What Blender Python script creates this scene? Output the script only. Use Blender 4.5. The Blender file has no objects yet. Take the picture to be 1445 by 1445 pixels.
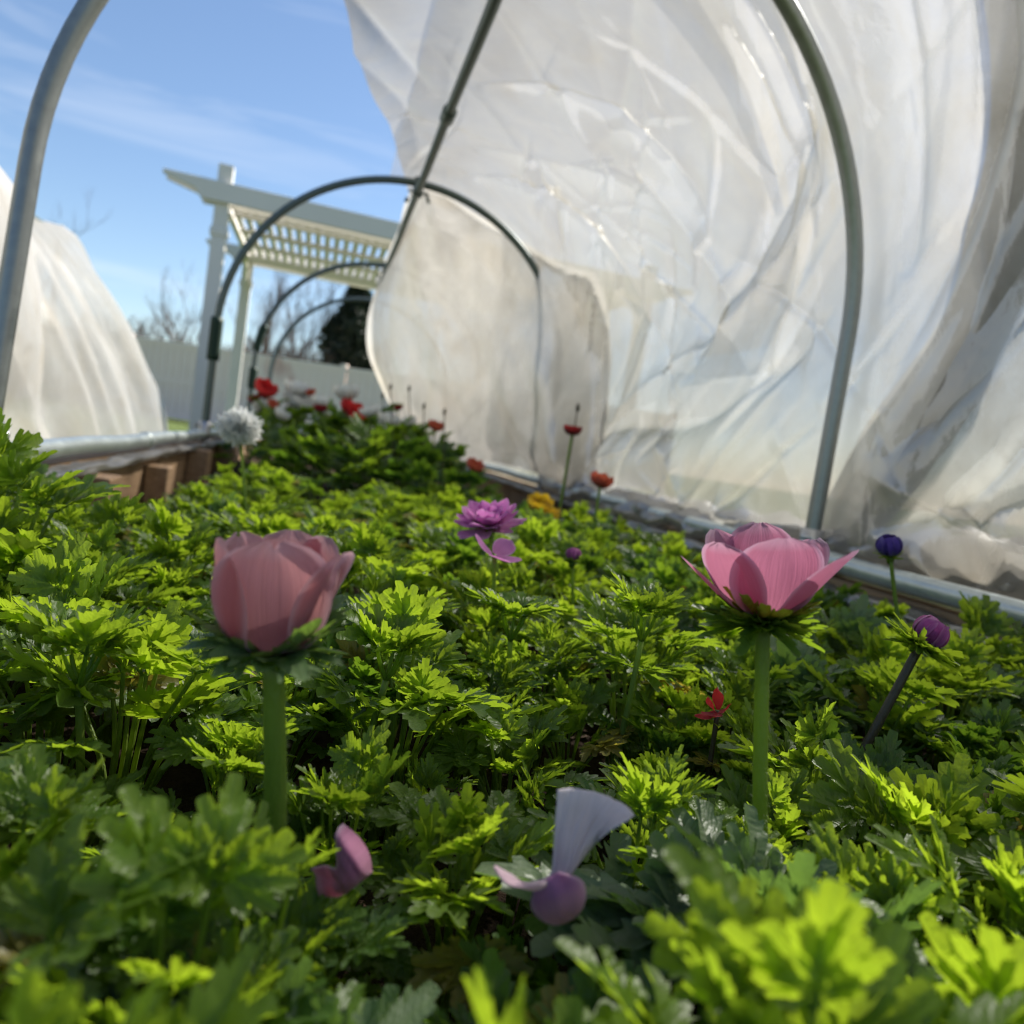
import bpy, math, random
import numpy as np
from mathutils import Matrix, Vector, noise

R = math.radians
SC = bpy.context.scene
COL = SC.collection
rng = random.Random(7)

# ------------------------------------------------------------------ camera
F = 1100.0; YAW, PIT, ROL = .248, -.0784, .1483
CAM = np.array([.397, 0.0, .102])
cd = np.array([math.sin(YAW)*math.cos(PIT), math.cos(YAW)*math.cos(PIT), math.sin(PIT)])
_r = np.array([math.cos(YAW), -math.sin(YAW), 0.0]); _u = np.cross(_r, cd)
cr = math.cos(ROL)*_r + math.sin(ROL)*_u
cu = -math.sin(ROL)*_r + math.cos(ROL)*_u

def at(px, py, dep):
    """world point seen at photo pixel (px, py), dep metres along the view axis"""
    return CAM + dep*(cd + cr*(px-722.5)/F - cu*(py-722.5)/F)

def on_z(px, py, z):
    d = cd + cr*(px-722.5)/F - cu*(py-722.5)/F
    return CAM + d*(z-CAM[2])/d[2]

def depth_of(P):
    return float((np.asarray(P)-CAM) @ cd)

cam = bpy.data.cameras.new('camera'); co = bpy.data.objects.new('camera', cam); COL.objects.link(co)
M = Matrix(((cr[0], cu[0], -cd[0], CAM[0]), (cr[1], cu[1], -cd[1], CAM[1]), (cr[2], cu[2], -cd[2], CAM[2]), (0, 0, 0, 1)))
co.matrix_world = M
cam.sensor_width = 36; cam.lens = 36*F/1445; cam.clip_start = .01; cam.clip_end = 2000
cam.dof.use_dof = True; cam.dof.focus_distance = .46; cam.dof.aperture_fstop = cam.lens/3.7
SC.camera = co

# ------------------------------------------------------------------ object helpers
def tag(o, label=None, cat=None, group=None, kind=None):
    if label: o['label'] = label
    if cat: o['category'] = cat
    if group: o['group'] = group
    if kind: o['kind'] = kind
    return o

def empty(name, loc=(0, 0, 0), rz=0.0, label=None, cat=None, group=None):
    o = bpy.data.objects.new(name, None); COL.objects.link(o)
    o.location = tuple(loc); o.rotation_euler = (0, 0, rz); o.empty_display_size = .02
    return tag(o, label, cat, group)

def mesh_obj(name, V, Fc, mat, parent=None, smooth=True, att=None, mats=None, mi=None):
    me = bpy.data.meshes.new(name)
    me.from_pydata([tuple(map(float, v)) for v in V], [], Fc)
    for m in (mats or [mat]): me.materials.append(m)
    if smooth: me.polygons.foreach_set('use_smooth', [True]*len(me.polygons))
    if mi is not None: me.polygons.foreach_set('material_index', mi)
    if att is not None:
        a = me.color_attributes.new('puv', 'FLOAT_COLOR', 'POINT')
        arr = np.ones((len(V), 4), dtype=np.float32); arr[:, :3] = np.asarray(att, dtype=np.float32)
        a.data.foreach_set('color', arr.ravel())
    me.update()
    o = bpy.data.objects.new(name, me); COL.objects.link(o)
    if parent: o.parent = parent
    return o

class MB:
    """collects shapes into one mesh"""
    def __init__(s): s.V = []; s.F = []; s.A = []
    def add(s, V, Fc, A=None):
        n = len(s.V); s.V.extend([tuple(v) for v in V]); s.F.extend([tuple(i+n for i in f) for f in Fc])
        s.A.extend(A if A is not None else [(0, 0, 0)]*len(V))
    def box(s, c, h, rot=None, bev=.0):
        pts = []
        for z in (-1, 1):
            for y in (-1, 1):
                for x in (-1, 1): pts.append(np.array([x*h[0], y*h[1], z*h[2]]))
        if rot is not None: pts = [rot @ p for p in pts]
        s.add([p+np.array(c) for p in pts], [(0, 2, 3, 1), (4, 5, 7, 6), (0, 1, 5, 4), (2, 6, 7, 3), (0, 4, 6, 2), (1, 3, 7, 5)])
    def prism(s, poly, axis_vec, base):
        """poly: list of 3d points (planar), extruded along axis_vec"""
        n = len(poly); a = np.array(axis_vec)
        V = [np.array(p)+np.array(base) for p in poly]; V += [v+a for v in V]
        Fc = [tuple(range(n-1, -1, -1)), tuple(range(n, 2*n))] + [(i, (i+1) % n, (i+1) % n+n, i+n) for i in range(n)]
        s.add(V, Fc)
    def tube(s, path, rad, seg=8, cap=True, A=None):
        path = [np.array(p, float) for p in path]; n = len(path)
        if not hasattr(rad, '__len__'): rad = [rad]*n
        V = []; AA = []; prev = None
        for i, p in enumerate(path):
            t = path[min(i+1, n-1)]-path[max(i-1, 0)]; t = t/(np.linalg.norm(t)+1e-12)
            if prev is None:
                ref = np.array([0, 0, 1.]) if abs(t[2]) < .9 else np.array([1., 0, 0])
                a = np.cross(t, ref)
            else: a = prev-t*(prev @ t)
            a /= np.linalg.norm(a)+1e-12; b = np.cross(t, a); prev = a
            for k in range(seg):
                w = 2*math.pi*k/seg
                V.append(p+rad[i]*(math.cos(w)*a+math.sin(w)*b)); AA.append(A if A else (i/max(1, n-1), .5, .5))
        Fc = []
        for i in range(n-1):
            for k in range(seg):
                k2 = (k+1) % seg
                Fc.append((i*seg+k, i*seg+k2, (i+1)*seg+k2, (i+1)*seg+k))
        if cap: Fc += [tuple(range(seg-1, -1, -1)), tuple((n-1)*seg+k for k in range(seg))]
        s.add(V, Fc, AA)
    def build(s, name, mat, parent=None, smooth=True, att=True):
        return mesh_obj(name, s.V, s.F, mat, parent, smooth, s.A if att else None)

def copy_tree(o, parent=None):
    c = o.copy(); COL.objects.link(c)
    if parent: c.parent = parent
    for ch in KIDS.get(o.name, []): copy_tree(ch, c)
    return c
KIDS = {}

def bevel(o, w=.003, seg=2):
    m = o.modifiers.new('bevel', 'BEVEL'); m.width = w; m.segments = seg; m.limit_method = 'ANGLE'; m.angle_limit = R(40)
    return o

# ------------------------------------------------------------------ materials
class NT:
    def __init__(s, name):
        s.m = bpy.data.materials.new(name); s.m.use_nodes = True; s.t = s.m.node_tree; s.t.nodes.clear()
        s.out = s.t.nodes.new('ShaderNodeOutputMaterial')
    def n(s, typ, **kw):
        x = s.t.nodes.new(typ)
        for k, v in kw.items():
            if k.startswith('i_'):
                key = k[2:]; key = int(key) if key.isdigit() else key.replace('_', ' ')
                x.inputs[key].default_value = v
            else: setattr(x, k, v)
        return x
    def l(s, a, b): s.t.links.new(a, b)
    def math(s, op, a, b=None, c=None):
        x = s.n('ShaderNodeMath', operation=op)
        for i, v in enumerate((a, b, c)):
            if v is None: continue
            if isinstance(v, (int, float)): x.inputs[i].default_value = v
            else: s.l(v, x.inputs[i])
        return x.outputs[0]
    def mix(s, fac, a, b, bt='MIX'):
        x = s.n('ShaderNodeMix', data_type='RGBA', blend_type=bt)
        for i, v in ((0, fac), (6, a), (7, b)):
            if isinstance(v, (int, float)): x.inputs[i].default_value = v
            elif isinstance(v, (tuple, list)): x.inputs[i].default_value = (*v[:3], 1)
            else: s.l(v, x.inputs[i])
        return x.outputs[2]
    def noise(s, scale, detail=3, vec=None, rough=.55, dist=0):
        x = s.n('ShaderNodeTexNoise'); x.inputs['Scale'].default_value = scale; x.inputs['Detail'].default_value = detail
        x.inputs['Roughness'].default_value = rough; x.inputs['Distortion'].default_value = dist
        if vec is not None: s.l(vec, x.inputs['Vector'])
        return x.outputs[0]
    def ramp(s, v, stops):
        x = s.n('ShaderNodeValToRGB'); e = x.color_ramp.elements
        while len(e) < len(stops): e.new(.5)
        for q, (p, c) in zip(e, stops):
            q.position = p; q.color = (*c, 1) if hasattr(c, '__len__') else (c, c, c, 1)
        s.l(v, x.inputs[0]); return x.outputs[0]
    def coord(s, w='Object'): return s.n('ShaderNodeTexCoord').outputs[w]
    def mapping(s, vec, sc=(1, 1, 1)):
        x = s.n('ShaderNodeMapping'); x.inputs['Scale'].default_value = sc; s.l(vec, x.inputs[0]); return x.outputs[0]
    def attr(s, name='puv'):
        x = s.n('ShaderNodeAttribute'); x.attribute_name = name
        y = s.n('ShaderNodeSeparateColor'); s.l(x.outputs['Color'], y.inputs[0]); return y.outputs
    def bump(s, h, st=.3, dist=.01):
        x = s.n('ShaderNodeBump'); x.inputs['Strength'].default_value = st; x.inputs['Distance'].default_value = dist
        s.l(h, x.inputs['Height']); return x.outputs[0]
    def principled(s, color, rough=.5, metal=0, spec=.5, normal=None):
        x = s.n('ShaderNodeBsdfPrincipled'); x.inputs['Roughness'].default_value = rough if not hasattr(rough, 'node') else .5
        if hasattr(rough, 'node'): s.l(rough, x.inputs['Roughness'])
        x.inputs['Metallic'].default_value = metal; x.inputs['Specular IOR Level'].default_value = spec
        if isinstance(color, (tuple, list)): x.inputs['Base Color'].default_value = (*color[:3], 1)
        else: s.l(color, x.inputs['Base Color'])
        if normal is not None: s.l(normal, x.inputs['Normal'])
        return x.outputs[0]
    def shader_mix(s, fac, a, b):
        x = s.n('ShaderNodeMixShader')
        if isinstance(fac, (int, float)): x.inputs[0].default_value = fac
        else: s.l(fac, x.inputs[0])
        s.l(a, x.inputs[1]); s.l(b, x.inputs[2]); return x.outputs[0]
    def simple(s, typ, color, normal=None, **kw):
        x = s.n(typ)
        if isinstance(color, (tuple, list)): x.inputs['Color'].default_value = (*color[:3], 1)
        else: s.l(color, x.inputs['Color'])
        for k, v in kw.items(): x.inputs[k].default_value = v
        if normal is not None: s.l(normal, x.inputs['Normal'])
        return x.outputs[0]
    def done(s, sh): s.l(sh, s.out.inputs[0]); return s.m

def leaf_material(name, dark, fresh, tdark, tfresh, tfac=.5, rough=.42):
    t = NT(name); a = t.attr(); oi = t.n('ShaderNodeObjectInfo').outputs['Random']
    young = t.math('ADD', a[0], t.math('MULTIPLY', t.math('SUBTRACT', oi, .5), .5)); young.node.use_clamp = True
    tex = t.noise(90, 3, t.coord())
    yel = t.math('MULTIPLY', t.math('SUBTRACT', a[0], 1.05), 4); yel.node.use_clamp = True
    col = t.mix(young, dark, fresh); col = t.mix(yel, col, (.26, .22, .05)); col = t.mix(t.math('MULTIPLY', tex, .5), col, (dark[0]*.6, dark[1]*.62, dark[2]*.6))
    vein = t.ramp(a[1], [(0.0, 1.0), (.16, 0.0)])
    col = t.mix(t.math('MULTIPLY', vein, .35), col, (.16, .25, .07))
    tc = t.mix(yel, t.mix(young, tdark, tfresh), (.6, .5, .06)); tc = t.mix(t.math('MULTIPLY', vein, .45), tc, (tdark[0], tdark[1], tdark[2]))
    # side veins as relief
    w = t.n('ShaderNodeTexWave', wave_type='BANDS'); w.inputs['Scale'].default_value = 120; w.inputs['Distortion'].default_value = 9
    t.l(t.coord(), w.inputs['Vector'])
    nrm = t.bump(t.math('ADD', t.math('MULTIPLY', w.outputs[1], .4), t.math('MULTIPLY', t.noise(200, 3, t.coord()), 1.6)), .28, .0012)
    p = t.principled(col, rough, 0, .42, nrm)
    tr = t.simple('ShaderNodeBsdfTranslucent', tc, nrm)
    return t.done(t.shader_mix(tfac, p, tr))

def petal_material(name, base, mid, edge, tcol, streak=.5, tfac=.5):
    t = NT(name); a = t.attr()
    cb = t.n('ShaderNodeCombineXYZ'); t.l(t.math('MULTIPLY', a[0], 1.2), cb.inputs[0]); t.l(t.math('MULTIPLY', a[1], 52), cb.inputs[1]); t.l(t.math('MULTIPLY', a[2], 37), cb.inputs[2])
    n = t.noise(1.0, 4, cb.outputs[0], .6)
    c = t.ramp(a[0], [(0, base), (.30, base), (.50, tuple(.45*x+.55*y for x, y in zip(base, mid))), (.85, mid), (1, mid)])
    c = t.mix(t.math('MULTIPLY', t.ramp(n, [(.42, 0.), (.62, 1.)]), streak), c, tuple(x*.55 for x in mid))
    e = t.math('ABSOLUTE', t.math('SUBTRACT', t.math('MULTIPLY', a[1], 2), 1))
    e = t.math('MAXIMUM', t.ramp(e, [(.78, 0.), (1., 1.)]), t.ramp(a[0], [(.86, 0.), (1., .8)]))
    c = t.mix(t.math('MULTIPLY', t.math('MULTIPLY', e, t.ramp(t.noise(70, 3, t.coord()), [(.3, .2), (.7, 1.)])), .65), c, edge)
    c = t.mix(t.ramp(t.noise(38, 5, t.coord(), .65), [(.5, 0.), (.75, .35)]), c, tuple(x*.6 for x in mid))
    nrm = t.bump(n, .5, .0018)
    p = t.principled(c, .55, 0, .25, nrm)
    p.node.inputs['Sheen Weight'].default_value = .25
    tc = t.mix(t.math('MULTIPLY', e, .6), t.mix(t.math('MULTIPLY', n, .55), tcol, tuple(x*.5 for x in tcol)), edge)
    return t.done(t.shader_mix(tfac, p, t.simple('ShaderNodeBsdfTranslucent', tc, nrm)))

def film_material(name, clear=.45, seed=0.0, tint=(.31, .30, .275)):
    t = NT(name); co_ = t.coord(); mp = t.n('ShaderNodeMapping'); mp.inputs['Location'].default_value = (seed, seed*.7, seed*.3); t.l(co_, mp.inputs[0]); v = mp.outputs[0]
    fine = t.noise(30, 4, v, .6, .8); mid = t.noise(9, 3, v, .5, .6)
    rd = t.n('ShaderNodeTexNoise', noise_type='RIDGED_MULTIFRACTAL'); rd.inputs['Scale'].default_value = 5.5; rd.inputs['Detail'].default_value = 5; rd.inputs['Roughness'].default_value = .5; rd.inputs['Distortion'].default_value = .4
    t.l(t.mapping(v, (1, .55, .8)), rd.inputs['Vector'])
    nrm = t.bump(t.math('ADD', t.math('MULTIPLY', fine, .25), t.math('ADD', mid, t.math('MULTIPLY', rd.outputs[0], .40))), .26, .010)
    wear = t.ramp(t.noise(6, 7, v, .72, 1.0), [(.35, .86), (.68, 1.08)])
    scr = t.ramp(t.noise(55, 6, t.mapping(v, (1, .35, .35)), .75, 2.0), [(.62, 0.), (.74, .5)])
    milky = t.math('MULTIPLY', wear, 1-clear); milky = t.math('ADD', milky, t.math('MULTIPLY', scr, .25)); milky.node.use_clamp = True
    tint = t.mix(t.ramp(t.noise(2.6, 4, v, .6, .8), [(.45, 0.), (.7, .8)]), tint, (tint[0]*.86, tint[1]*.80, tint[2]*.70))
    dif = t.shader_mix(.25, t.simple('ShaderNodeBsdfTranslucent', tint, nrm), t.simple('ShaderNodeBsdfDiffuse', tint, nrm))
    g = t.simple('ShaderNodeBsdfGlossy', (1, 1, 1), nrm, Roughness=.30)
    tp = t.simple('ShaderNodeBsdfTransparent', (.97, .975, .985))
    body = t.shader_mix(milky, tp, dif)
    fr = t.n('ShaderNodeFresnel'); fr.inputs['IOR'].default_value = 1.38; t.l(nrm, fr.inputs['Normal'])
    return t.done(t.shader_mix(t.math('MULTIPLY', fr.outputs[0], .2), body, g))

def galv(name, col=(.42, .45, .45), rough=.38, metal=.75):
    t = NT(name); v = t.coord()
    n = t.noise(60, 4, v); n2 = t.noise(400, 2, t.mapping(v, (1, .05, 1)))
    c = t.mix(n, tuple(x*.72 for x in col), tuple(min(1, x*1.2) for x in col))
    rg = t.n('ShaderNodeMapRange'); rg.inputs['To Min'].default_value = rough-.1; rg.inputs['To Max'].default_value = rough+.16; t.l(n, rg.inputs[0])
    return t.done(t.principled(c, rg.outputs[0], metal, .5, t.bump(n2, .08, .001)))

def wood(name, c1, c2):
    t = NT(name); v = t.coord()
    n = t.noise(7, 5, t.mapping(v, (14, 1, 14)), .6, .6)
    c = t.ramp(n, [(.3, c1), (.7, c2)])
    st = t.noise(5, 4, v)
    c = t.mix(t.ramp(st, [(.5, 0.), (.75, .6)]), c, tuple(x*.4 for x in c1))
    return t.done(t.principled(c, .75, 0, .2, t.bump(n, .4, .003)))

def vinyl(name, col=(.74, .71, .67), stain=None):
    t = NT(name); v = t.coord()
    c = t.mix(t.noise(3, 4, v), col, tuple(x*.88 for x in col))
    if stain:
        s = t.noise(1.0, 3, t.mapping(v, (1.6, 1.6, .5)), .5)
        c = t.mix(t.ramp(s, [(.60, 0.), (.68, .55)]), c, stain)
    return t.done(t.principled(c, .5, 0, .4))

LEAF = leaf_material('leaf_green', (.075, .15, .04), (.13, .20, .02), (.27, .43, .025), (.54, .74, .035), .54)
LEAFB = leaf_material('leaf_glaucous', (.17, .23, .125), (.15, .24, .075), (.20, .36, .06), (.36, .58, .05), .42, .42)
LEAFD = leaf_material('leaf_deep', (.06, .125, .035), (.095, .175, .025), (.18, .36, .025), (.40, .60, .025), .48)
STALK = leaf_material('stalk_green', (.14, .21, .05), (.20, .29, .04), (.26, .40, .05), (.46, .60, .06), .45)
DARKSTALK = leaf_material('stalk_brown', (.06, .05, .03), (.09, .07, .03), (.05, .05, .02), (.1, .1, .03), .2)
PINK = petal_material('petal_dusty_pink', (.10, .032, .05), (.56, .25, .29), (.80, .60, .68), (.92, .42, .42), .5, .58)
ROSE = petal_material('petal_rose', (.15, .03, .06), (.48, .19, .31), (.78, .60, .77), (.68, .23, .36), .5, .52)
MAGENTA = petal_material('petal_magenta', (.42, .07, .34), (.70, .22, .60), (.8, .5, .76), (.85, .28, .68), .3, .55)
PLUM = petal_material('petal_plum', (.22, .04, .16), (.44, .085, .32), (.58, .26, .46), (.5, .08, .3), .5, .35)
VIOLET = petal_material('petal_violet', (.05, .025, .18), (.085, .04, .3), (.14, .08, .4), (.1, .04, .35), .5, .25)
LILAC = petal_material('petal_lilac_white', (.80, .55, .64), (.86, .78, .81), (.88, .82, .85), (.76, .66, .7), .35, .45)
MAUVE = petal_material('petal_mauve', (.46, .20, .42), (.76, .40, .55), (.82, .60, .70), (.74, .36, .48), .3, .4)
PINKFOLD = petal_material('petal_folded_pink', (.5, .2, .34), (.68, .25, .40), (.88, .74, .8), (.75, .28, .42), .35, .4)
REDP = petal_material('petal_red', (.5, .015, .02), (.78, .04, .045), (.8, .09, .08), (.92, .06, .05), .15, .5)
CORAL = petal_material('petal_coral', (.5, .07, .04), (.66, .14, .08), (.7, .22, .14), (.7, .14, .06), .2, .4)
WHITEP = petal_material('petal_white', (.6, .62, .42), (.86, .86, .80), (.88, .88, .84), (.86, .86, .78), .1, .6)
def white_petal(name, col, tf):
    t = NT(name); c = t.mix(t.noise(60, 3, t.coord()), col, tuple(x*.93 for x in col))
    return t.done(t.shader_mix(tf, t.principled(c, .6, 0, .2), t.simple('ShaderNodeBsdfTranslucent', c)))
WHITEP = white_petal('petal_plain_white', (.90, .89, .83), .5)
YELLOWP = petal_material('petal_yellow', (.6, .36, .01), (.75, .5, .015), (.78, .56, .05), (.75, .5, .02), .2, .4)
OXBLOOD = petal_material('petal_dark_red', (.12, .01, .015), (.26, .015, .02), (.34, .04, .04), (.35, .02, .02), .3, .35)
FLUFF = white_petal('fluff_white', (.93, .93, .89), .5)
FILM = film_material('milky_film', .28, 0.0)
FILM2 = film_material('milky_film_outer', .76, 3.1)
FILM3 = film_material('milky_film_flap', .05, 5.7, (.44, .425, .40))
FILMN = film_material('milky_film_neighbour', .08, 9.1, (.62, .61, .60))
PIPE = galv('galvanised_pipe', (.29, .305, .295), .38, .78)
RAILM = galv('galvanised_rail', (.55, .6, .58), .36, .55)
GREENPIPE = galv('green_grey_pipe', (.11, .14, .135), .4, .5)
STEEL = galv('clamp_steel', (.5, .5, .5), .3, .85)
_t = NT('dark_green_tape'); TAPE = _t.done(_t.principled((.012, .035, .022), .6, 0, .3))
BOARD = wood('bed_timber', (.20, .12, .065), (.36, .24, .14))
STUB = wood('stub_timber', (.26, .16, .09), (.45, .30, .18))
VINYL = vinyl('white_vinyl')
VINYLF = vinyl('white_vinyl_fence', (.93, .76, .68), (.5, .22, .17))
_t = NT('stamen_dark'); STAMEN = _t.done(_t.principled((.012, .008, .02), .7, 0, .3))

def soil_mat():
    t = NT('dark_soil'); v = t.coord()
    n = t.noise(35, 6, v, .65); c = t.ramp(n, [(.3, (.018, .011, .007)), (.6, (.055, .034, .021)), (.8, (.11, .072, .045))])
    return t.done(t.principled(c, .95, 0, .15, t.bump(t.noise(90, 5, v, .7), .9, .012)))
def lawn_mat():
    t = NT('lawn'); v = t.coord()
    c = t.ramp(t.noise(1.2, 6, v, .7), [(.3, (.05, .075, .02)), (.6, (.09, .12, .035)), (.8, (.16, .13, .07))])
    return t.done(t.principled(c, .95, 0, .1, t.bump(t.noise(60, 4, v), .8, .03)))
def bark_mat():
    t = NT('bare_bark'); c = t.ramp(t.noise(12, 4, t.coord()), [(.3, (.06, .05, .045)), (.7, (.15, .12, .10))])
    return t.done(t.principled(c, .9, 0, .1))
SOIL = soil_mat(); LAWN = lawn_mat(); BARK = bark_mat()
EVERGREEN = leaf_material('evergreen_leaf', (.012, .022, .014), (.02, .035, .016), (.012, .025, .012), (.02, .04, .015), .25, .6)
DRYLEAF = petal_material('dry_leaf', (.12, .06, .03), (.2, .11, .055), (.24, .15, .08), (.15, .07, .03), .5, .2)

# ------------------------------------------------------------------ world and sun
SUN_AZ, SUN_EL = R(52), R(46)
w = bpy.data.worlds.new('World'); SC.world = w; w.use_nodes = True
nt = w.node_tree; nt.nodes.clear()
out = nt.nodes.new('ShaderNodeOutputWorld'); bg = nt.nodes.new('ShaderNodeBackground'); sky = nt.nodes.new('ShaderNodeTexSky')
sky.sky_type = 'NISHITA'; sky.sun_disc = False; sky.sun_elevation = SUN_EL; sky.sun_rotation = SUN_AZ
sky.air_density = 1.0; sky.dust_density = .3; sky.ozone_density = 3.2
tc = nt.nodes.new('ShaderNodeTexCoord'); mp = nt.nodes.new('ShaderNodeMapping'); mp.inputs['Scale'].default_value = (1.4, 1.4, 7.5); mp.inputs['Rotation'].default_value = (.12, .1, .5)
nz = nt.nodes.new('ShaderNodeTexNoise'); nz.inputs['Scale'].default_value = 2.1; nz.inputs['Detail'].default_value = 7; nz.inputs['Roughness'].default_value = .58; nz.inputs['Distortion'].default_value = .7
rp = nt.nodes.new('ShaderNodeValToRGB'); rp.color_ramp.elements[0].position = .50; rp.color_ramp.elements[0].color = (0, 0, 0, 1); rp.color_ramp.elements[1].position = .80; rp.color_ramp.elements[1].color = (.30, .30, .30, 1)
mx = nt.nodes.new('ShaderNodeMix'); mx.data_type = 'RGBA'; mx.inputs[7].default_value = (7.2, 7.6, 8.2, 1)
nt.links.new(tc.outputs['Generated'], mp.inputs[0]); nt.links.new(mp.outputs[0], nz.inputs['Vector']); nt.links.new(nz.outputs[0], rp.inputs[0])
nt.links.new(rp.outputs[0], mx.inputs[0]); nt.links.new(sky.outputs[0], mx.inputs[6]); nt.links.new(mx.outputs[2], bg.inputs[0])
bg.inputs[1].default_value = .050
nt.links.new(bg.outputs[0], out.inputs[0])
sl = bpy.data.lights.new('sun', 'SUN'); sl.energy = 5.0; sl.angle = R(.5); sl.color = (1, .95, .86)
so = bpy.data.objects.new('sun', sl); COL.objects.link(so)
sdir = Vector((math.sin(SUN_AZ)*math.cos(SUN_EL), math.cos(SUN_AZ)*math.cos(SUN_EL), math.sin(SUN_EL)))
so.rotation_euler = sdir.to_track_quat('Z', 'Y').to_euler(); so.location = (6, 4, 6)

# ------------------------------------------------------------------ ground and bed
GZ = -.36
def grid_mesh(x0, x1, y0, y1, nx, ny, fz):
    V = []; Fc = []
    for j in range(ny+1):
        for i in range(nx+1):
            x = x0+(x1-x0)*i/nx; y = y0+(y1-y0)*j/ny; V.append((x, y, fz(x, y)))
    for j in range(ny):
        for i in range(nx):
            a = j*(nx+1)+i; Fc.append((a, a+1, a+nx+2, a+nx+1))
    return V, Fc
V, Fc = grid_mesh(-900, 900, -400, 1400, 6, 6, lambda x, y: GZ)
tag(mesh_obj('ground', V, Fc, LAWN), 'dull green lawn around the raised flower beds', 'lawn', kind='structure')
def soil_z(x, y):
    return -.155+.012*noise.fractal(Vector((x*7, y*7, .3)), 1, 2, 4)
V, Fc = grid_mesh(.002, 1.218, -.6, 6.6, 60, 340, soil_z)
tag(mesh_obj('soil', V, Fc, SOIL), 'dark brown bare soil filling the raised flower bed', 'soil', kind='structure')

bed = empty('raised_bed', (.61, 3, GZ), label='long timber raised bed filled with soil and flowers under bare metal hoops', cat='raised bed')
def child_at(root, mb, name, mat, smooth=True):
    o = mb.build(name, mat, None, smooth); o.parent = root; o.matrix_parent_inverse = Matrix.Translation(root.location).inverted(); return o
for x in (-.02, 1.24):
    y = -.8
    for L in (2.1, 2.6, 2.7):
        m = MB(); m.box((x, y+L/2, (GZ-.025)/2), (.019, L/2-.002, (-.025-GZ)/2)); bevel(child_at(bed, m, 'board', BOARD, False), .003); y += L
m = MB(); m.box((.61, 6.62, (GZ-.03)/2), (.60, .019, (-.03-GZ)/2)); bevel(child_at(bed, m, 'board', BOARD, False), .003)
for (x, y, s, zt) in ((.032, 1.47, .03, -.045), (.028, 2.02, .026, -.06), (.03, 2.62, .03, -.04), (.03, 3.3, .03, -.045)):
    m = MB(); m.box((x, y, (zt-.2)/2), (s, s*1.4, (zt+.2)/2)); bevel(child_at(bed, m, 'wood_block', STUB, False), .004)

# ------------------------------------------------------------------ hoop frame
W = 1.22; RR = .61; HL = .37
HOOPS = [-.55, 1.12, 2.86, 4.37, 5.6]
frame = empty('hoop_frame', (0, 0, 0), label='row of bent metal pipe hoops joined by a ridge pipe and two side rails', cat='hoop frame')
def skin(t, o=0.0):
    if t < 0: return (W+o-t*.55, t*.85)
    if t < HL: return (W+o, t)
    th = (t-HL)/RR
    if th <= math.pi: return (RR+(RR+o)*math.cos(th), HL+(RR+o)*math.sin(th))
    return (-o, HL-(t-HL-math.pi*RR))
TT = 2*HL+math.pi*RR
def skew(y0, x): return y0+(-.02 if y0 == 2.86 else (.07 if y0 == 1.12 else .02))*(x-.61)
for k, y in enumerate(HOOPS):
    m = MB(); P = []
    for i in range(73):
        x, z = skin(TT*i/72); P.append((x, skew(y, x)+(.26*max(0, .61-x)*z if k == 1 else 0), z))
    m.tube(P, .0134, 16, A=(.5, .5, .5))
    h = m.build('hoop', PIPE if k < 2 else GREENPIPE, frame)
    if k in (2, 3):
        for (a, b) in (((.255, .40),) if k == 2 else ((.22, .33), (.42, .56))):
            s = MB(); Q = []
            for i in range(9):
                x, z = skin(TT-(a+(b-a)*i/8)*1.0-.0); Q.append((x, skew(y, x), z))
            s.tube(Q, .0215, 12); s.build('tape_sleeve', TAPE, h)
m = MB(); m.tube([(.61, -1.0+i*.2, .98-.0155-.012+.004*math.sin(i*1.3)) for i in range(35)], .0135, 12); m.build('ridge_pipe', GREENPIPE, frame)
def collar(name, mat, c, axis, L, r):
    mm = MB(); a = np.array(axis, float); mm.tube([np.array(c)-a*L/2, np.array(c)-a*L*.42, np.array(c)+a*L*.42, np.array(c)+a*L/2], [r*.9, r, r, r*.9], 14); return mm.build(name, mat, frame)
collar('coupling', GREENPIPE, (.61, 2.16, .955), (0, 1, 0), .07, .02)
for x in (0, W):
    m = MB(); m.tube([(x, -1+i*.25, .002*math.sin(i*2.1+x)) for i in range(31)], .0155, 14); m.build('side_rail', RAILM, frame)
    for y in (1.98, 3.9): collar('coupling', RAILM, (x, y+.2*x, 0), (0, 1, 0), .05, .0185)
def clamp(x, y, z, ax):
    m = MB(); s = 1 if x > .6 else -1
    m.tube([(x, y-.022, z), (x, y+.022, z)], .0195, 14)
    m.tube([(x, y, z-.02), (x, y, z+.045)], .0195, 14)
    for dz in (-.022, .03):
        m.tube([(x-.03*s, y-.012, z+dz), (x+.034*s, y-.012, z+dz)], .0042, 8)
        m.tube([(x+.024*s, y-.012, z+dz), (x+.032*s, y-.012, z+dz)], .0085, 6)
    m.tube([(x, y-.045, z-.012), (x+.05*s, y-.045, z-.012)], .0042, 8)
    m.build('clamp', STEEL, frame)
for y in HOOPS[1:4]:
    for x in (0, W): clamp(x, skew(y, x), 0, 0)
    m = MB()
    m.tube([(.61, y, .935), (.61, y, .998)], .0185, 10); m.tube([(.575, y-.018, .945), (.645, y-.018, .945)], .0045, 8)
    m.tube([(.58, y+.022, .93), (.575, y+.022, .915)], .008, 6); m.tube([(.64, y-.022, .94), (.652, y-.022, .915)], .006, 6)
    m.build('clamp', GREENPIPE, frame)

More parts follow.
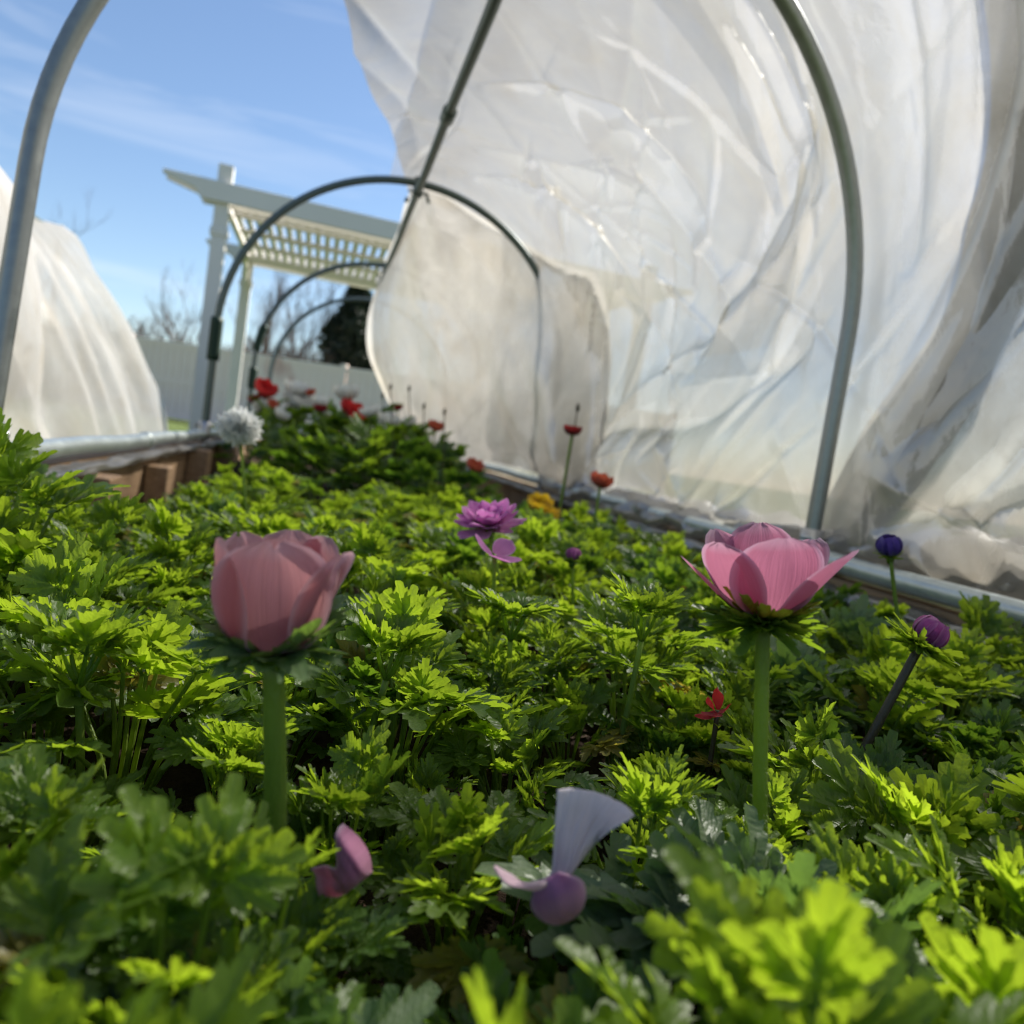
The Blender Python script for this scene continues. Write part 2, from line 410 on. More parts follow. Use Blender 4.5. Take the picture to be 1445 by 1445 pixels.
# ------------------------------------------------------------------ plastic film over the right side
def fbm(P, sc, off, octs=4):
    return np.array([noise.fractal(Vector((p[0]*sc+off, p[1]*sc-off, off*.37)), 1.0, 2.0, octs) for p in P])
def folds(Y, T, specs):
    """crease ridges: (y0,t0,y1,t1,width,height,asym) in film coordinates"""
    D = np.zeros_like(Y)
    for (y0, t0, y1, t1, wd, ht, asym) in specs:
        dx, dy = y1-y0, t1-t0; L = math.hypot(dx, dy); dx /= L; dy /= L
        a = (Y-y0)*dx+(T-t0)*dy; b = -(Y-y0)*dy+(T-t0)*dx
        b = b+.035*np.sin(a*5.5+y0*9)*min(1, L)
        s = np.clip(a/L, 0, 1); tap = np.sin(np.pi*np.clip((a/L)*.96+.02, 0, 1))**.6*((a > 0) & (a < L))
        wl = wd*(.5+s)
        q = np.where(b > 0, b/wl, -b/(wl*asym))
        D += ht*tap*np.exp(-np.abs(q)**1.2)
    return D
fr = random.Random(21)
def random_folds(n, yr, tr, ang, wr, hr, lr):
    S = []
    for _ in range(n):
        y = fr.uniform(*yr); t = fr.uniform(*tr); a = ang(y, t)+fr.gauss(0, .35); L = fr.uniform(*lr)
        S.append((y, t, y+math.cos(a)*L, t+math.sin(a)*L, fr.uniform(*wr), fr.choice((-1, 1))*fr.uniform(*hr), fr.uniform(.3, 1.6)))
    return S
def film_patch(name, mat, ys, tlo, thi, nt_, off, specs, parent, low=.03, lowsc=2.2, offn=0.0, fine=.004, hold=True, bag=.0):
    n1 = len(ys); Yg = np.zeros((n1, nt_+1)); Tg = np.zeros_like(Yg)
    for i, y in enumerate(ys):
        Tg[i] = np.linspace(tlo(y), thi(y), nt_+1); Yg[i] = y
    P = list(zip(Yg.ravel(), Tg.ravel()))
    D = folds(Yg, Tg, specs)+low*fbm(P, lowsc, offn, 2).reshape(Yg.shape)+fine*fbm(P, 9, offn+5, 2).reshape(Yg.shape)
    # slack bags outwards between hoops; the film never passes inside a hoop
    near = np.min([np.abs(Yg-h) for h in HOOPS], axis=0)
    D = D*(.35+.65*np.clip(near/.25, 0, 1))+bag*np.clip(near/.6, 0, 1)
    D = off+np.where(D < 0, D*np.clip(near/.14, 0, 1), D)
    V = []; Fc = []
    Yj = Yg+.008*fbm(P, 3, offn+9, 2).reshape(Yg.shape)
    for i in range(n1):
        for j in range(nt_+1):
            x, z = skin(Tg[i, j], D[i, j]); 
            if Tg[i, j] < -.02: z += .35*abs(D[i, j]-off); 
            V.append((x, Yj[i, j], max(z, GZ+.004+abs(D[i, j])*.3)))
    for i in range(n1-1):
        for j in range(nt_):
            a = i*(nt_+1)+j; Fc.append((a, a+nt_+1, a+nt_+2, a+1))
    return mesh_obj(name, V, Fc, mat, parent)
def pw(tab):
    xs = [a for a, b in tab]; ys_ = [b for a, b in tab]
    return lambda y: float(np.interp(y, xs, ys_))
film = empty('plastic_film', (0, 0, 0), label='crumpled milky plastic film thrown over the right side of the hoops', cat='plastic film')
edgeL = pw([(-.4, 1.66), (.8, 1.66), (1.5, 1.63), (1.75, 1.60), (1.95, 1.585), (2.02, 1.565), (2.15, 1.535), (2.3, 1.50), (2.45, 1.46), (2.7, 1.42), (2.9, 1.37), (3.2, 1.33), (4.5, 1.32), (5, 1.3)])
_el = lambda y: edgeL(y)+.005*math.sin(y*9)
S1 = [ # the big diagonal folds seen between the first two hoops
  (1.25, .74, 1.75, .42, .045, .04, .5), (1.30, .95, 1.42, .55, .028, .03, .5), (1.22, .98, 1.30, .62, .02, .03, .6),
  (2.05, 1.28, 1.62, .55, .05, .035, .6), (2.5, 1.22, 1.75, .62, .04, .03, 1.4), (2.75, 1.2, 1.95, .38, .06, .04, .5),
  (2.35, 1.05, 2.72, .72, .03, .03, .5), (1.2, .62, 1.9, .28, .06, -.04, .8), (1.3, .35, 2.6, .12, .07, .04, .7), (1.9, .9, 1.5, .3, .05, -.03, .6),
  (.86, .75, 1.08, .25, .03, .025, .6), (.7, .6, 1.05, .18, .025, .03, .5), (.6, .25, 1.1, .06, .03, .03, .6), (.95, .98, 1.04, .45, .02, .02, .5),
  (2.0, 1.55, 2.75, 1.34, .04, .02, .7), (1.7, 1.6, 2.2, 1.36, .03, .025, .7),
]
def _ang(y, t): return -.72 if y > 1.1 else -1.0
S1 += random_folds(22, (.5, 2.9), (.1, 1.45), _ang, (.02, .06), (.006, .018), (.35, 1.0))
S1 += random_folds(24, (2.9, 4.6), (.1, 1.3), lambda y, t: -1.3, (.02, .05), (.006, .02), (.2, .7))
S1 += random_folds(95, (.5, 2.9), (.05, 1.5), lambda y, t: _ang(y, t) if fr.random() < .75 else .5, (.005, .013), (.004, .013), (.2, .9))
S1 += random_folds(40, (.4, 3.0), (-.25, .06), lambda y, t: .15, (.010, .025), (.008, .03), (.15, .5))
film_patch('film_sheet', FILM, np.concatenate([np.linspace(-.3, .5, 16), np.linspace(.51, 3.0, 360), np.linspace(3.03, 4.7, 60)]), lambda y: -.34, _el, 290, .022, S1, film, .026, 1.5, 1.3, .0018, bag=.010)
edgeB = pw([(-.1, 1.22), (.0, 1.14), (.06, 1.07), (.2, .97), (.4, .87), (.55, .835), (.8, .80), (1.4, .72)])
# outer layer: param the other way round (t rows, ragged y edge)
def outer_layer(name, mat, e0, e1, t0, t1, nt_, ny, off, specs, offn, rag=.01):
    V = []; Fc = []; G = []
    for j in range(nt_+1):
        t = t0+(t1-t0)*j/nt_; a = e0(t)+rag*noise.fractal(Vector((t*11, offn, 0)), 1, 2, 4); b = e1(t)
        for i in range(ny+1): G.append((a+(b-a)*(i/ny), t))
    Yg = np.array([g[0] for g in G]); Tg = np.array([g[1] for g in G])
    D = folds(Yg, Tg, specs)+.016*fbm(G, 1.7, offn, 2)+.0015*fbm(G, 10, offn+3, 2)
    near = np.min([np.abs(Yg-h) for h in HOOPS], axis=0)
    D = off+np.maximum(D, -.008)*(.5+.5*np.clip(near/.25, 0, 1))
    for k in range(len(G)):
        x, z = skin(Tg[k], D[k]); V.append((x, Yg[k], max(z, GZ+.01)))
    for j in range(nt_):
        for i in range(ny):
            a = j*(ny+1)+i; Fc.append((a, a+1, a+ny+2, a+ny+1))
    return mesh_obj(name, V, Fc, mat, film)
S2 = random_folds(40, (.8, 2.6), (0, 1.4), _ang, (.006, .014), (.004, .013), (.25, .8))+random_folds(12, (.8, 2.6), (0, 1.4), _ang, (.02, .05), (.006, .018), (.35, 1.0))
outer_layer('folded_layer', FILM2, edgeB, lambda t: 3.15+.2*math.sin(t*4), -.1, 1.42, 200, 250, .05, S2, 4.4)
for q in range(3):  # extra film strips stacked to imitate the grey shadow band along the layer edge
    outer_layer('shadow_band', (FILM, FILM2, FILM2)[q], lambda t: edgeB(t)+.004+.006*q, lambda t: edgeB(t)+.006+(.17+.03*math.sin(t*9+q)-.035*q+.05*noise.noise(Vector((t*4, q*7.7, 1))))*min(1, max(0, (1.02-t)/.5)), -.02, 1.0, 90, 8, .062+.007*q, [], 4.4, .014)
S3 = random_folds(30, (.4, 1.0), (-.05, .5), lambda y, t: -.9, (.006, .02), (.004, .014), (.15, .5))
outer_layer('inner_layer', FILM, lambda t: .05, lambda t: edgeB(t)+.05, -.16, .62, 60, 90, .040, S3, 6.2, 0)
def tuck(c0, c1, offn):
    """a pleat: triangle on the skin between two (y,t) polylines"""
    f0y = pw([(t, y) for y, t in sorted(c0, key=lambda q: q[1])]); f1y = pw([(t, y) for y, t in sorted(c1, key=lambda q: q[1])])
    ta = max(min(t for y, t in c0), min(t for y, t in c1)); tb = min(max(t for y, t in c0), max(t for y, t in c1))
    return outer_layer('pleat', FILM2, f0y, f1y, ta, tb, 50, 14, .085, [], offn, .004)
tuck([(1.27, .74), (1.42, .55), (1.52, .40)], [(1.275, .74), (1.58, .55), (1.86, .40)], 7.1)
tuck([(1.20, 1.0), (1.33, .6)], [(1.27, 1.0), (1.345, .6)], 8.2)
tuck([(1.33, 1.1), (1.45, .64)], [(1.44, 1.1), (1.47, .64)], 8.8)

def catmull(P, n):
    P = [np.array(p, float) for p in P]; P = [2*P[0]-P[1]]+P+[2*P[-1]-P[-2]]; out_ = []
    for k in range(n+1):
        u = k/n*(len(P)-3); i = min(int(u), len(P)-4); f = u-i
        a, b, c, d = P[i:i+4]
        out_.append(.5*((2*b)+(-a+c)*f+(2*a-5*b+4*c-d)*f*f+(-a+3*b-3*c+d)*f**3))
    return out_
def loft(cols, nu, nv):
    C1 = [catmull([at(*p) for p in c], nv) for c in cols]
    return [[q for q in catmull([c[j] for c in C1], nu)] for j in range(nv+1)]   # rows (v), columns (u)
def flap(name, mat, cols, nu, nv, fold_fn, parent):
    G = loft(cols, nu, nv); V = []; Fc = []
    G = np.array(G)  # nv+1, nu+1, 3
    du = np.gradient(G, axis=1); dv = np.gradient(G, axis=0); N = np.cross(du, dv); N /= np.linalg.norm(N, axis=2, keepdims=True)+1e-9
    for j in range(nv+1):
        for i in range(nu+1):
            V.append(G[j, i]+N[j, i]*fold_fn(i/nu, j/nv))
    for j in range(nv):
        for i in range(nu):
            a = j*(nu+1)+i; Fc.append((a, a+1, a+nu+2, a+nu+1))
    return mesh_obj(name, V, Fc, mat, parent)
def fold_fn(u, v):
    uu = u+.10*math.sin(v*3+1)*v
    d = .042*math.sin(uu*15+1.5*v+.8*math.sin(uu*6))*(.3+v)*(1-.3*v)+.012*math.sin(uu*37+3*v+1)*min(1, .3+v)
    d += .035*noise.fractal(Vector((u*3.1, v*2.0, 2.2)), 1, 2, 2)+.006*noise.fractal(Vector((u*11, v*4, 4.2)), 1, 2, 2)
    return d*min(1, .15+4*v)*min(1, .3+6*(1-v))
flap('hanging_flap', FILM3, [
  [(537, 378, 4.55), (517, 450, 4.5), (515, 512, 4.45), (540, 572, 4.35), (575, 628, 4.3)],
  [(560, 328, 3.75), (552, 440, 3.9), (570, 530, 3.85), (605, 600, 3.75), (640, 645, 3.7)],
  [(590, 266, 2.98), (606, 400, 3.3), (640, 520, 3.3), (680, 615, 3.2), (700, 655, 3.2)],
  [(690, 312, 3.0), (705, 420, 3.0), (735, 530, 2.95), (752, 620, 2.9), (764, 670, 2.86)],
  [(784, 368, 2.80), (806, 450, 2.72), (816, 560, 2.66), (811, 630, 2.62), (803, 688, 2.58)],
  [(838, 386, 2.56), (856, 460, 2.53), (858, 570, 2.52), (850, 640, 2.50), (838, 700, 2.47)]], 150, 90, fold_fn, film)
# rolled film along both rails
def bundle(name, pts, r, mat, parent, seed):
    P = catmull(pts, 140); m = MB(); V = []; Fc = []; seg = 18
    for i, p in enumerate(P):
        for k in range(seg):
            wv = 2*math.pi*k/seg; rr = r*(1+.55*noise.fractal(Vector((p[1]*9, math.cos(wv)*1.6+seed, math.sin(wv)*1.6)), 1, 2, 4))
            V.append((p[0]+rr*math.cos(wv), p[1], p[2]+.62*rr*math.sin(wv)))
    for i in range(len(P)-1):
        for k in range(seg): Fc.append((i*seg+k, i*seg+(k+1) % seg, (i+1)*seg+(k+1) % seg, (i+1)*seg+k))
    return mesh_obj(name, V, Fc, mat, parent)
bundle('rolled_edge', [(1.31, .3, .05), (1.33, .7, .04), (1.33, 1.0, .03), (1.29, 1.3, .0), (1.27, 1.9, -.01), (1.26, 2.8, -.01)], .07, FILM3, film, 1.0)
bundle('rolled_edge', [(1.215, .4, -.045), (1.212, 1.0, -.05), (1.20, 1.8, -.045), (1.208, 2.9, -.045), (1.21, 4.5, -.04)], .021, FILM3, film, 4.0)
strip = bundle('film_strip', [(.012, .9, -.034), (.012, 1.5, -.036), (.008, 2.2, -.034), (.01, 2.9, -.036), (.0, 4.0, -.036)], .016, FILM3, None, 6.0)
tag(strip, 'thin white rolled strip of film lying along the left timber board under the rail', 'film strip')

# ------------------------------------------------------------------ covered tunnel to the left
nb = empty('covered_tunnel', (-1.22, 4, GZ), label='low neighbouring tunnel draped in white plastic film beyond the left rail', cat='tunnel')
def nbuild(mb, name, mat, smooth=True): return child_at(nb, mb, name, mat, smooth)
X0 = -1.84
NH = [1.2, 2.7]
for y in NH:
    m = MB(); m.tube([(skin(TT*i/48)[0]+X0, y, skin(TT*i/48)[1]) for i in range(49)], .0155, 10); nbuild(m, 'hoop', GREENPIPE)
m = MB(); m.tube([(X0+.61, 5.2, GZ), (X0+.61, 5.2, .96)], .018, 10); nbuild(m, 'end_post', GREENPIPE)
m = MB(); m.tube([(X0+.61, 0.6, .95), (X0+.61, 5.3, .95)], .0135, 10); nbuild(m, 'ridge_pipe', GREENPIPE)
ys = np.linspace(.9, 5.45, 150); V = []; Fc = []; NTn = 110
for y in ys:
    near = min(abs(y-h) for h in NH+[4.0, 5.25]); sag = min(1, near/.45)
    for j in range(NTn+1):
        t = -.12+(TT+.24)*j/NTn
        top = math.sin(math.pi*min(1, max(0, (t-.1)/(TT-.2))))
        d = .016+sag*(.012*math.sin(t*9)+.02*noise.fractal(Vector((y*2.2, t*2.2, 8)), 1, 2, 3))
        d += .022*math.sin(y*13+t*1.5+1.2*math.sin(t*2))*(.25+.75*sag)*max(0, 1-top*.4)+.006*noise.fractal(Vector((y*12, t*7, 3)), 1, 2, 3)
        d = max(d, .006) if sag < .5 else d
        x, z = skin(t, d)
        q = min(1, max(0, (t+.12)/(TT+.24))); ah = 1-abs(2*q-1)              # 0 at the feet, 1 at the ridge
        tx = .61+(1 if q < .5 else -1)*((.72+.04*math.sin(y*9)*(1-ah))*(1-ah)+.05*ah*(1-ah)); tz = -.352+(1.37-.07*sag*(y < 5.2))*ah**.74
        dd = (.03*math.sin(y*11+2.2*q*3+2*math.sin(y*3))+.016*math.sin(y*29+q*9)+.03*noise.fractal(Vector((y*5, q*4, 1)), 1, 2, 4))*ah*(1-ah)*4*.8
        k = .9 if y > 3.2 else .1
        x = x*(1-k)+(tx+(dd if q < .5 else -dd))*k; z = z*(1-k)+tz*k
        ye = y
        if y > 5.2: ye = y+(.10*(1-top)+.05*math.sin(t*11))*(y-5.2)/.25; 
        V.append((x+X0, ye, max(z, GZ+.01)))
for i in range(len(ys)-1):
    for j in range(NTn):
        a = i*(NTn+1)+j; Fc.append((a, a+NTn+1, a+NTn+2, a+1))
o = mesh_obj('film_cover', V, Fc, FILMN, nb); o.matrix_parent_inverse = Matrix.Translation(nb.location).inverted()

# ------------------------------------------------------------------ pergola
pA = at(299, 420, 6.0); pA[2] = GZ; pB = at(340, 460, 8.2); pB[2] = GZ
pg = empty('pergola', pA, label='tall white pergola with a slatted top and curved braces behind the beds', cat='pergola')
ex = np.array([1.0, .06, 0]); ex /= np.linalg.norm(ex)     # along the front beam
ey = pB-pA; span = np.linalg.norm(ey[:2]); ey = ey/np.linalg.norm(ey)
rotm = np.array([[ex[0], -ex[1], 0], [ex[1], ex[0], 0], [0, 0, 1]])
HT = at(300, 262, 6.0)[2]           # top of the beams
def pb(mb, name): 
    o = mb.build(name, VINYL, None, False); o.parent = pg; o.matrix_parent_inverse = Matrix.Translation(pg.location).inverted(); return bevel(o, .006)
def P3(u, v, z): return pA*np.array([1, 1, 0])+ex*u+ey*np.array([1, 1, 0])*v+np.array([0, 0, z])
LEN = 3.6
for (u, v, hx) in ((0, 0, .054), (0, span, .054), (LEN, 0, .054), (LEN, span, .054)):
    m = MB(); zt = HT+.14; c = P3(u, v, (GZ+zt)/2); m.box(c, (hx, hx, (zt-GZ)/2), rotm)
    po = pb(m, 'post')
    m = MB(); m.box(P3(u, v, zt+.012), (hx+.025, hx+.025, .015), rotm); m.box(P3(u, v, zt+.04), (hx-.02, hx-.02, .015), rotm); k = pb(m, 'post_cap'); k.parent = po; k.matrix_parent_inverse = pg.matrix_world.inverted() if False else Matrix.Translation(pg.location).inverted()
    m = MB(); m.box(P3(u, v, HT-.36), (hx+.012, hx+.012, .03), rotm); k = pb(m, 'post_trim'); k.parent = po
def beam(u0, u1, v, zt, hh, th, tail=.42):
    m = MB(); prof = [(u0-tail, zt), (u1+tail, zt), (u1+tail, zt-hh*.22), (u1+tail*.45, zt-hh*.6), (u1+tail*.35, zt-hh), (u0-tail*.35, zt-hh), (u0-tail*.45, zt-hh*.6), (u0-tail, zt-hh*.22)]
    for dv in (-.075, .075):
        pts = [P3(a, v+dv-th/2, z) for a, z in prof]; m.prism(pts, ey*np.array([1, 1, 0])*th, (0, 0, 0))
    return pb(m, 'beam')
beam(0, LEN, 0, HT, .15, .035); beam(0, LEN, span, HT, .15, .035)
nr = 4
for i in range(nr):
    v = span*(i+.5)/nr
    m = MB(); m.box(P3(LEN/2, v, HT-.13), (LEN/2-.05, .02, .022), rotm); pb(m, 'purlin')
for u in (0.0, LEN):
    m = MB(); m.box(P3(u, span/2, HT-.06), (.02, span/2+.02, .07), np.array([[ey[1], ey[0], 0], [-ey[0], ey[1], 0], [0, 0, 1]])); pb(m, 'side_beam')
rot2 = np.array([[ey[1], ey[0], 0], [-ey[0], ey[1], 0], [0, 0, 1]])
ns = 44
for i in range(ns):
    u = .06+(LEN-.12)*i/(ns-1)
    m = MB(); m.box(P3(u, span/2, HT-.095), (.023, span/2-.11, .012), rot2); pb(m, 'slat')
def brace(u, v, du, dv):
    m = MB(); D = ex*du+ey*np.array([1, 1, 0])*dv; n = 10; outer = []; inner = []
    for k in range(n+1):
        a = math.pi/2*k/n; outer.append((.62*(1-math.cos(a))*.0+.054+.45*(1-math.cos(a)), HT-.15-.45*(1-math.sin(a)))); 
    pts = [np.array(P3(u, v, 0))+D*r+np.array([0, 0, z]) for r, z in outer]
    pts2 = [np.array(P3(u, v, 0))+D*(r+.0)+np.array([0, 0, z+.0]) for r, z in [(.054, HT-.15)]]
    side = np.cross(D, (0, 0, 1))*.035
    m.prism([p-side*.5 for p in pts+pts2], side, (0, 0, 0)); pb(m, 'brace')
brace(0, 0, 0, 1); brace(0, span, 0, -1); brace(LEN, 0, 0, 1); brace(LEN, span, 0, -1)

# ------------------------------------------------------------------ fence
FD = 17.0
fl = at(-250, 420, FD+.4); frr = at(780, 552, FD-.2); fl[2] = frr[2] = GZ
fv = frr-fl; FL = np.linalg.norm(fv); fx = fv/FL; rotf = np.array([[fx[0], -fx[1], 0], [fx[1], fx[0], 0], [0, 0, 1]])
FH = float(at(365, 500, FD)[2])-GZ
fence = empty('vinyl_fence', fl, label='long white board fence with capped posts behind the beds', cat='fence')
def fb(mb, name, par=None):
    o = mb.build(name, VINYLF, None, False); o.parent = par or fence; o.matrix_parent_inverse = Matrix.Translation(fence.location).inverted(); return o
def FP(s, off, z): return fl+fx*s+np.array([-fx[1], fx[0], 0])*off+np.array([0, 0, z])
pq = at(487, 515, FD); s0 = float((pq-fl) @ fx) % 2.4
sv = [s0-2.4+2.4*i for i in range(int(FL/2.4)+3)]
for i, s in enumerate(sv):
    m = MB(); m.box(FP(s, 0, (FH+.06)/2), (.064, .064, (FH+.06)/2), rotf); p = fb(m, 'fence_post')
    m = MB(); c = FP(s, 0, FH+.06); q = .08
    base = [c+rotf @ np.array([a*q, b*q, 0]) for a, b in ((-1, -1), (1, -1), (1, 1), (-1, 1))]
    m.add(base+[b+np.array([0, 0, .02]) for b in base]+[c+np.array([0, 0, .085])], [(3, 2, 1, 0), (0, 1, 5, 4), (1, 2, 6, 5), (2, 3, 7, 6), (3, 0, 4, 7), (4, 5, 8), (5, 6, 8), (6, 7, 8), (7, 4, 8)]); fb(m, 'post_cap', p)
    if i < len(sv)-1:
        m = MB(); nb_ = 14
        for k in range(nb_):
            wd = (2.4-.128)/nb_; m.box(FP(s+.064+wd*(k+.5), 0, FH/2), (wd/2-.013, .016, FH/2-.06), rotf)
        m.box(FP(s+1.2, .003, FH/2), (1.13, .004, FH/2-.07), rotf)
        fb(m, 'panel')
        for z in (.10, FH*.5, FH-.05):
            m = MB(); m.box(FP(s+1.2, 0, z), (1.136, .026, .055), rotf); fb(m, 'fence_rail')

# ------------------------------------------------------------------ trees and shrubs beyond the fence
def branchy(seed, h, n0, spread, r0, depth_=4, lean=.1):
    g = random.Random(seed); m = MB()
    def br(p, d, L, r, lv):
        pts = [p]; q = p.copy(); dd = d.copy(); k = 4
        for i in range(k):
            dd = dd+np.array([g.gauss(0, .10), g.gauss(0, .10), g.gauss(.03, .05)]); dd /= np.linalg.norm(dd); q = q+dd*L/k; pts.append(q.copy())
        m.tube(pts, [r*(1-.55*i/k) for i in range(k+1)], 5 if lv < 2 else 3, cap=False)
        if lv >= depth_: return
        for i in range(g.randint(2, 4)):
            f = g.uniform(.35, 1); b = pts[max(1, min(k, int(f*k+.5)))]
            nd = dd+np.array([g.gauss(0, spread), g.gauss(0, spread), g.uniform(.0, .35)]); nd /= np.linalg.norm(nd)
            br(b.copy(), nd, L*g.uniform(.5, .75), r*.5, lv+1)
    for i in range(n0):
        d = np.array([g.gauss(0, lean), g.gauss(0, lean), 1.]); d /= np.linalg.norm(d)
        br(np.array([g.gauss(0, .05*n0), g.gauss(0, .05*n0), 0.]), d, h*g.uniform(.34, .46), r0, 0)
    return m
def ground_at(px, py, dep):
    p = at(px, py, dep); top = float(p[2]); p[2] = GZ; return p, top-GZ
for i, (px, py, dep, lab) in enumerate((
    (268, 345, 21, 'slim bare tree with thin upright twigs just left of the pergola post'),
    (55, 262, 22, 'bare twiggy treetop rising above the white covered tunnel'),
    (398, 372, 20, 'bare thin tree between the pergola post and the dark evergreen'),
    (440, 362, 22, 'bare many-stemmed tree close to the left of the dark evergreen'))):
    p, hgt = ground_at(px, py, dep); o = empty('bare_tree', p, 0, lab, 'tree', 'bare trees beyond the fence')
    branchy(100+i, hgt*1.1, (2, 2, 3, 4)[i], .33, .06, 5).build('trunk', BARK, o)
for i, (px, py, dep) in enumerate(((205, 448, 23), (232, 458, 24), (255, 468, 22), (180, 440, 25), (372, 470, 24), (405, 468, 23), (432, 462, 22), (455, 478, 21), (478, 490, 22), (388, 480, 26), (345, 478, 26), (310, 470, 25))):
    p, hgt = ground_at(px, py, dep)
    o = empty('bare_shrub', p, 0, 'brown leafless twiggy shrub showing just above the white fence top', 'shrub', 'leafless shrubs beyond the fence')
    branchy(300+i, hgt*1.12, 16, .5, .075, 4, .45).build('branches', BARK, o)
def leaf_cloud(seed, n, size, blob):
    g = random.Random(seed); V = []; Fc = []; A = []
    for _ in range(n):
        c = np.array(blob(g)); a = np.array([g.gauss(0, 1), g.gauss(0, 1), g.gauss(0, 1)]); a /= np.linalg.norm(a)
        b = np.cross(a, (g.gauss(0, 1), g.gauss(0, 1), g.gauss(0, 1))); b /= np.linalg.norm(b)+1e-9; s = size*g.uniform(.5, 1.3); n0 = len(V)
        V += [c-a*s, c+b*s*.3, c+a*s, c-b*s*.3]; Fc.append((n0, n0+1, n0+2, n0+3)); A += [(g.random(), .5, g.random())]*4
    return V, Fc, A
p, hgt = ground_at(508, 396, 20)
ev = empty('evergreen_tree', p, 0, 'dark dense evergreen tree behind the fence beside the hanging film', 'tree')
m = MB(); m.tube([(0, 0, 0), (.02, 0, hgt*.45), (0, .03, hgt*.9)], [.12, .08, .02], 8); m.build('trunk', BARK, ev)
def blob(g):
    f = g.random()**.8; zz = hgt*(.06+.94*f); rad = .78*(1-f**2.6)+.10; a = g.uniform(0, 6.283); r = rad*math.sqrt(g.random())*(1+.22*math.sin(3*a+zz*4)); return (r*math.cos(a), r*math.sin(a), zz)
V, Fc, A = leaf_cloud(5, 12000, .13, blob); mesh_obj('crown', V, Fc, EVERGREEN, ev, False, A)

# ------------------------------------------------------------------ leaves
def lobe(MBu, o, ang, L, Wd, lift, fold, droop, tint, g, slim=1.0):
    """one toothed lobe in leaf coordinates (x lateral, y along the midrib, z up)"""
    ca, sa = math.cos(ang), math.sin(ang)
    st = [(0, .14, 0), (.2, .40, 0), (.40, .60, .08), (.44, .62, .12), (.48, .42, .04), (.64, .56, .12), (.68, .58, .16), (.73, .36, .07), (.86, .34, .14), (.92, .27, .15)]
    V = []; A = []
    def put(u, v):
        z = abs(v)*fold*Wd+u*L*lift-droop*L*u*u+.03*L*math.sin(u*7+v*3)
        y = u*L; x = v*Wd
        V.append((o[0]+x*ca+y*sa, o[1]-x*sa+y*ca, o[2]+z)); A.append((tint, min(1, abs(v)/.55), u))
    for (u, wv, fw) in st:
        j = 1+g.uniform(-.12, .12)
        put(u+fw, -wv*slim*j); put(u, 0); put(u+fw, wv*slim*j)
    put(1.09, 0)
    Fc = []
    for i in range(len(st)-1):
        a = i*3; Fc += [(a, a+1, a+4, a+3), (a+1, a+2, a+5, a+4)]
    a = (len(st)-1)*3; Fc += [(a, a+1, a+3), (a+1, a+2, a+3)]
    MBu.add(V, Fc, A)

def leaf_local(size, tint, g, style, cup):
    """a three-part anemone leaf, base at origin, midrib along +y"""
    m = MB()
    for q, (la, off, sc) in enumerate(((0, .22, 1.0), (-1.0, .10, .86), (1.0, .10, .86))):
        la += g.uniform(-.12, .12); ls = size*sc*g.uniform(.88, 1.1)
        bx, by = math.sin(la)*off*size, math.cos(la)*off*size
        lift = cup*(.15 if q == 0 else .55)
        if style == 'fern':
            angs = [(-1.3, .45), (-.95, .6), (-.62, .78), (-.3, .92), (0, 1), (.3, .92), (.62, .78), (.95, .6), (1.3, .45)]; wd = .24; slim = .9
        else:
            angs = [(-1.4, .5), (-.92, .7), (-.45, .88), (0, 1), (.45, .88), (.92, .7), (1.4, .5)]; wd = .34; slim = 1.0
        for (a, l) in angs:
            a2 = la+a+g.uniform(-.08, .08); ll = ls*.72*l*g.uniform(.9, 1.1)
            f = .18*(1-abs(a)/1.3)
            ox, oy = bx+math.sin(la)*ls*f, by+math.cos(la)*ls*f
            rr = math.hypot(ox, oy)
            lobe(m, (ox, oy, lift*rr+g.uniform(-.001, .001)), a2, ll, ll*wd*1.25, lift+g.uniform(-.15, .2)+(.22*abs(a) if style != 'flat' else .0), .35+g.uniform(-.1, .3), g.uniform(.05, .42), tint, g, slim)
    # rachis
    m.tube([(0, 0, 0), (0, size*.25, lift*0)], [.0011, .0007], 4, cap=False, A=(tint, 0, .5))
    m.tube([(0, 0, 0), (-math.sin(1)*size*.12, math.cos(1)*size*.12, .001)], [.0009, .0006], 4, cap=False, A=(tint, 0, .5))
    m.tube([(0, 0, 0), (math.sin(1)*size*.12, math.cos(1)*size*.12, .001)], [.0009, .0006], 4, cap=False, A=(tint, 0, .5))
    return m
def place_leaf(dst, lm, base, fwd, up, roll=0.0):
    f = np.array(fwd, float); f /= np.linalg.norm(f); u = np.array(up, float); u = u-f*(u @ f); u /= np.linalg.norm(u); s = np.cross(f, u)
    if roll: s, u = s*math.cos(roll)+u*math.sin(roll), u*math.cos(roll)-s*math.sin(roll)
    B = np.stack([s, f, u])
    V = np.array(lm.V) @ B+np.array(base); dst.add(V.tolist(), lm.F, lm.A)

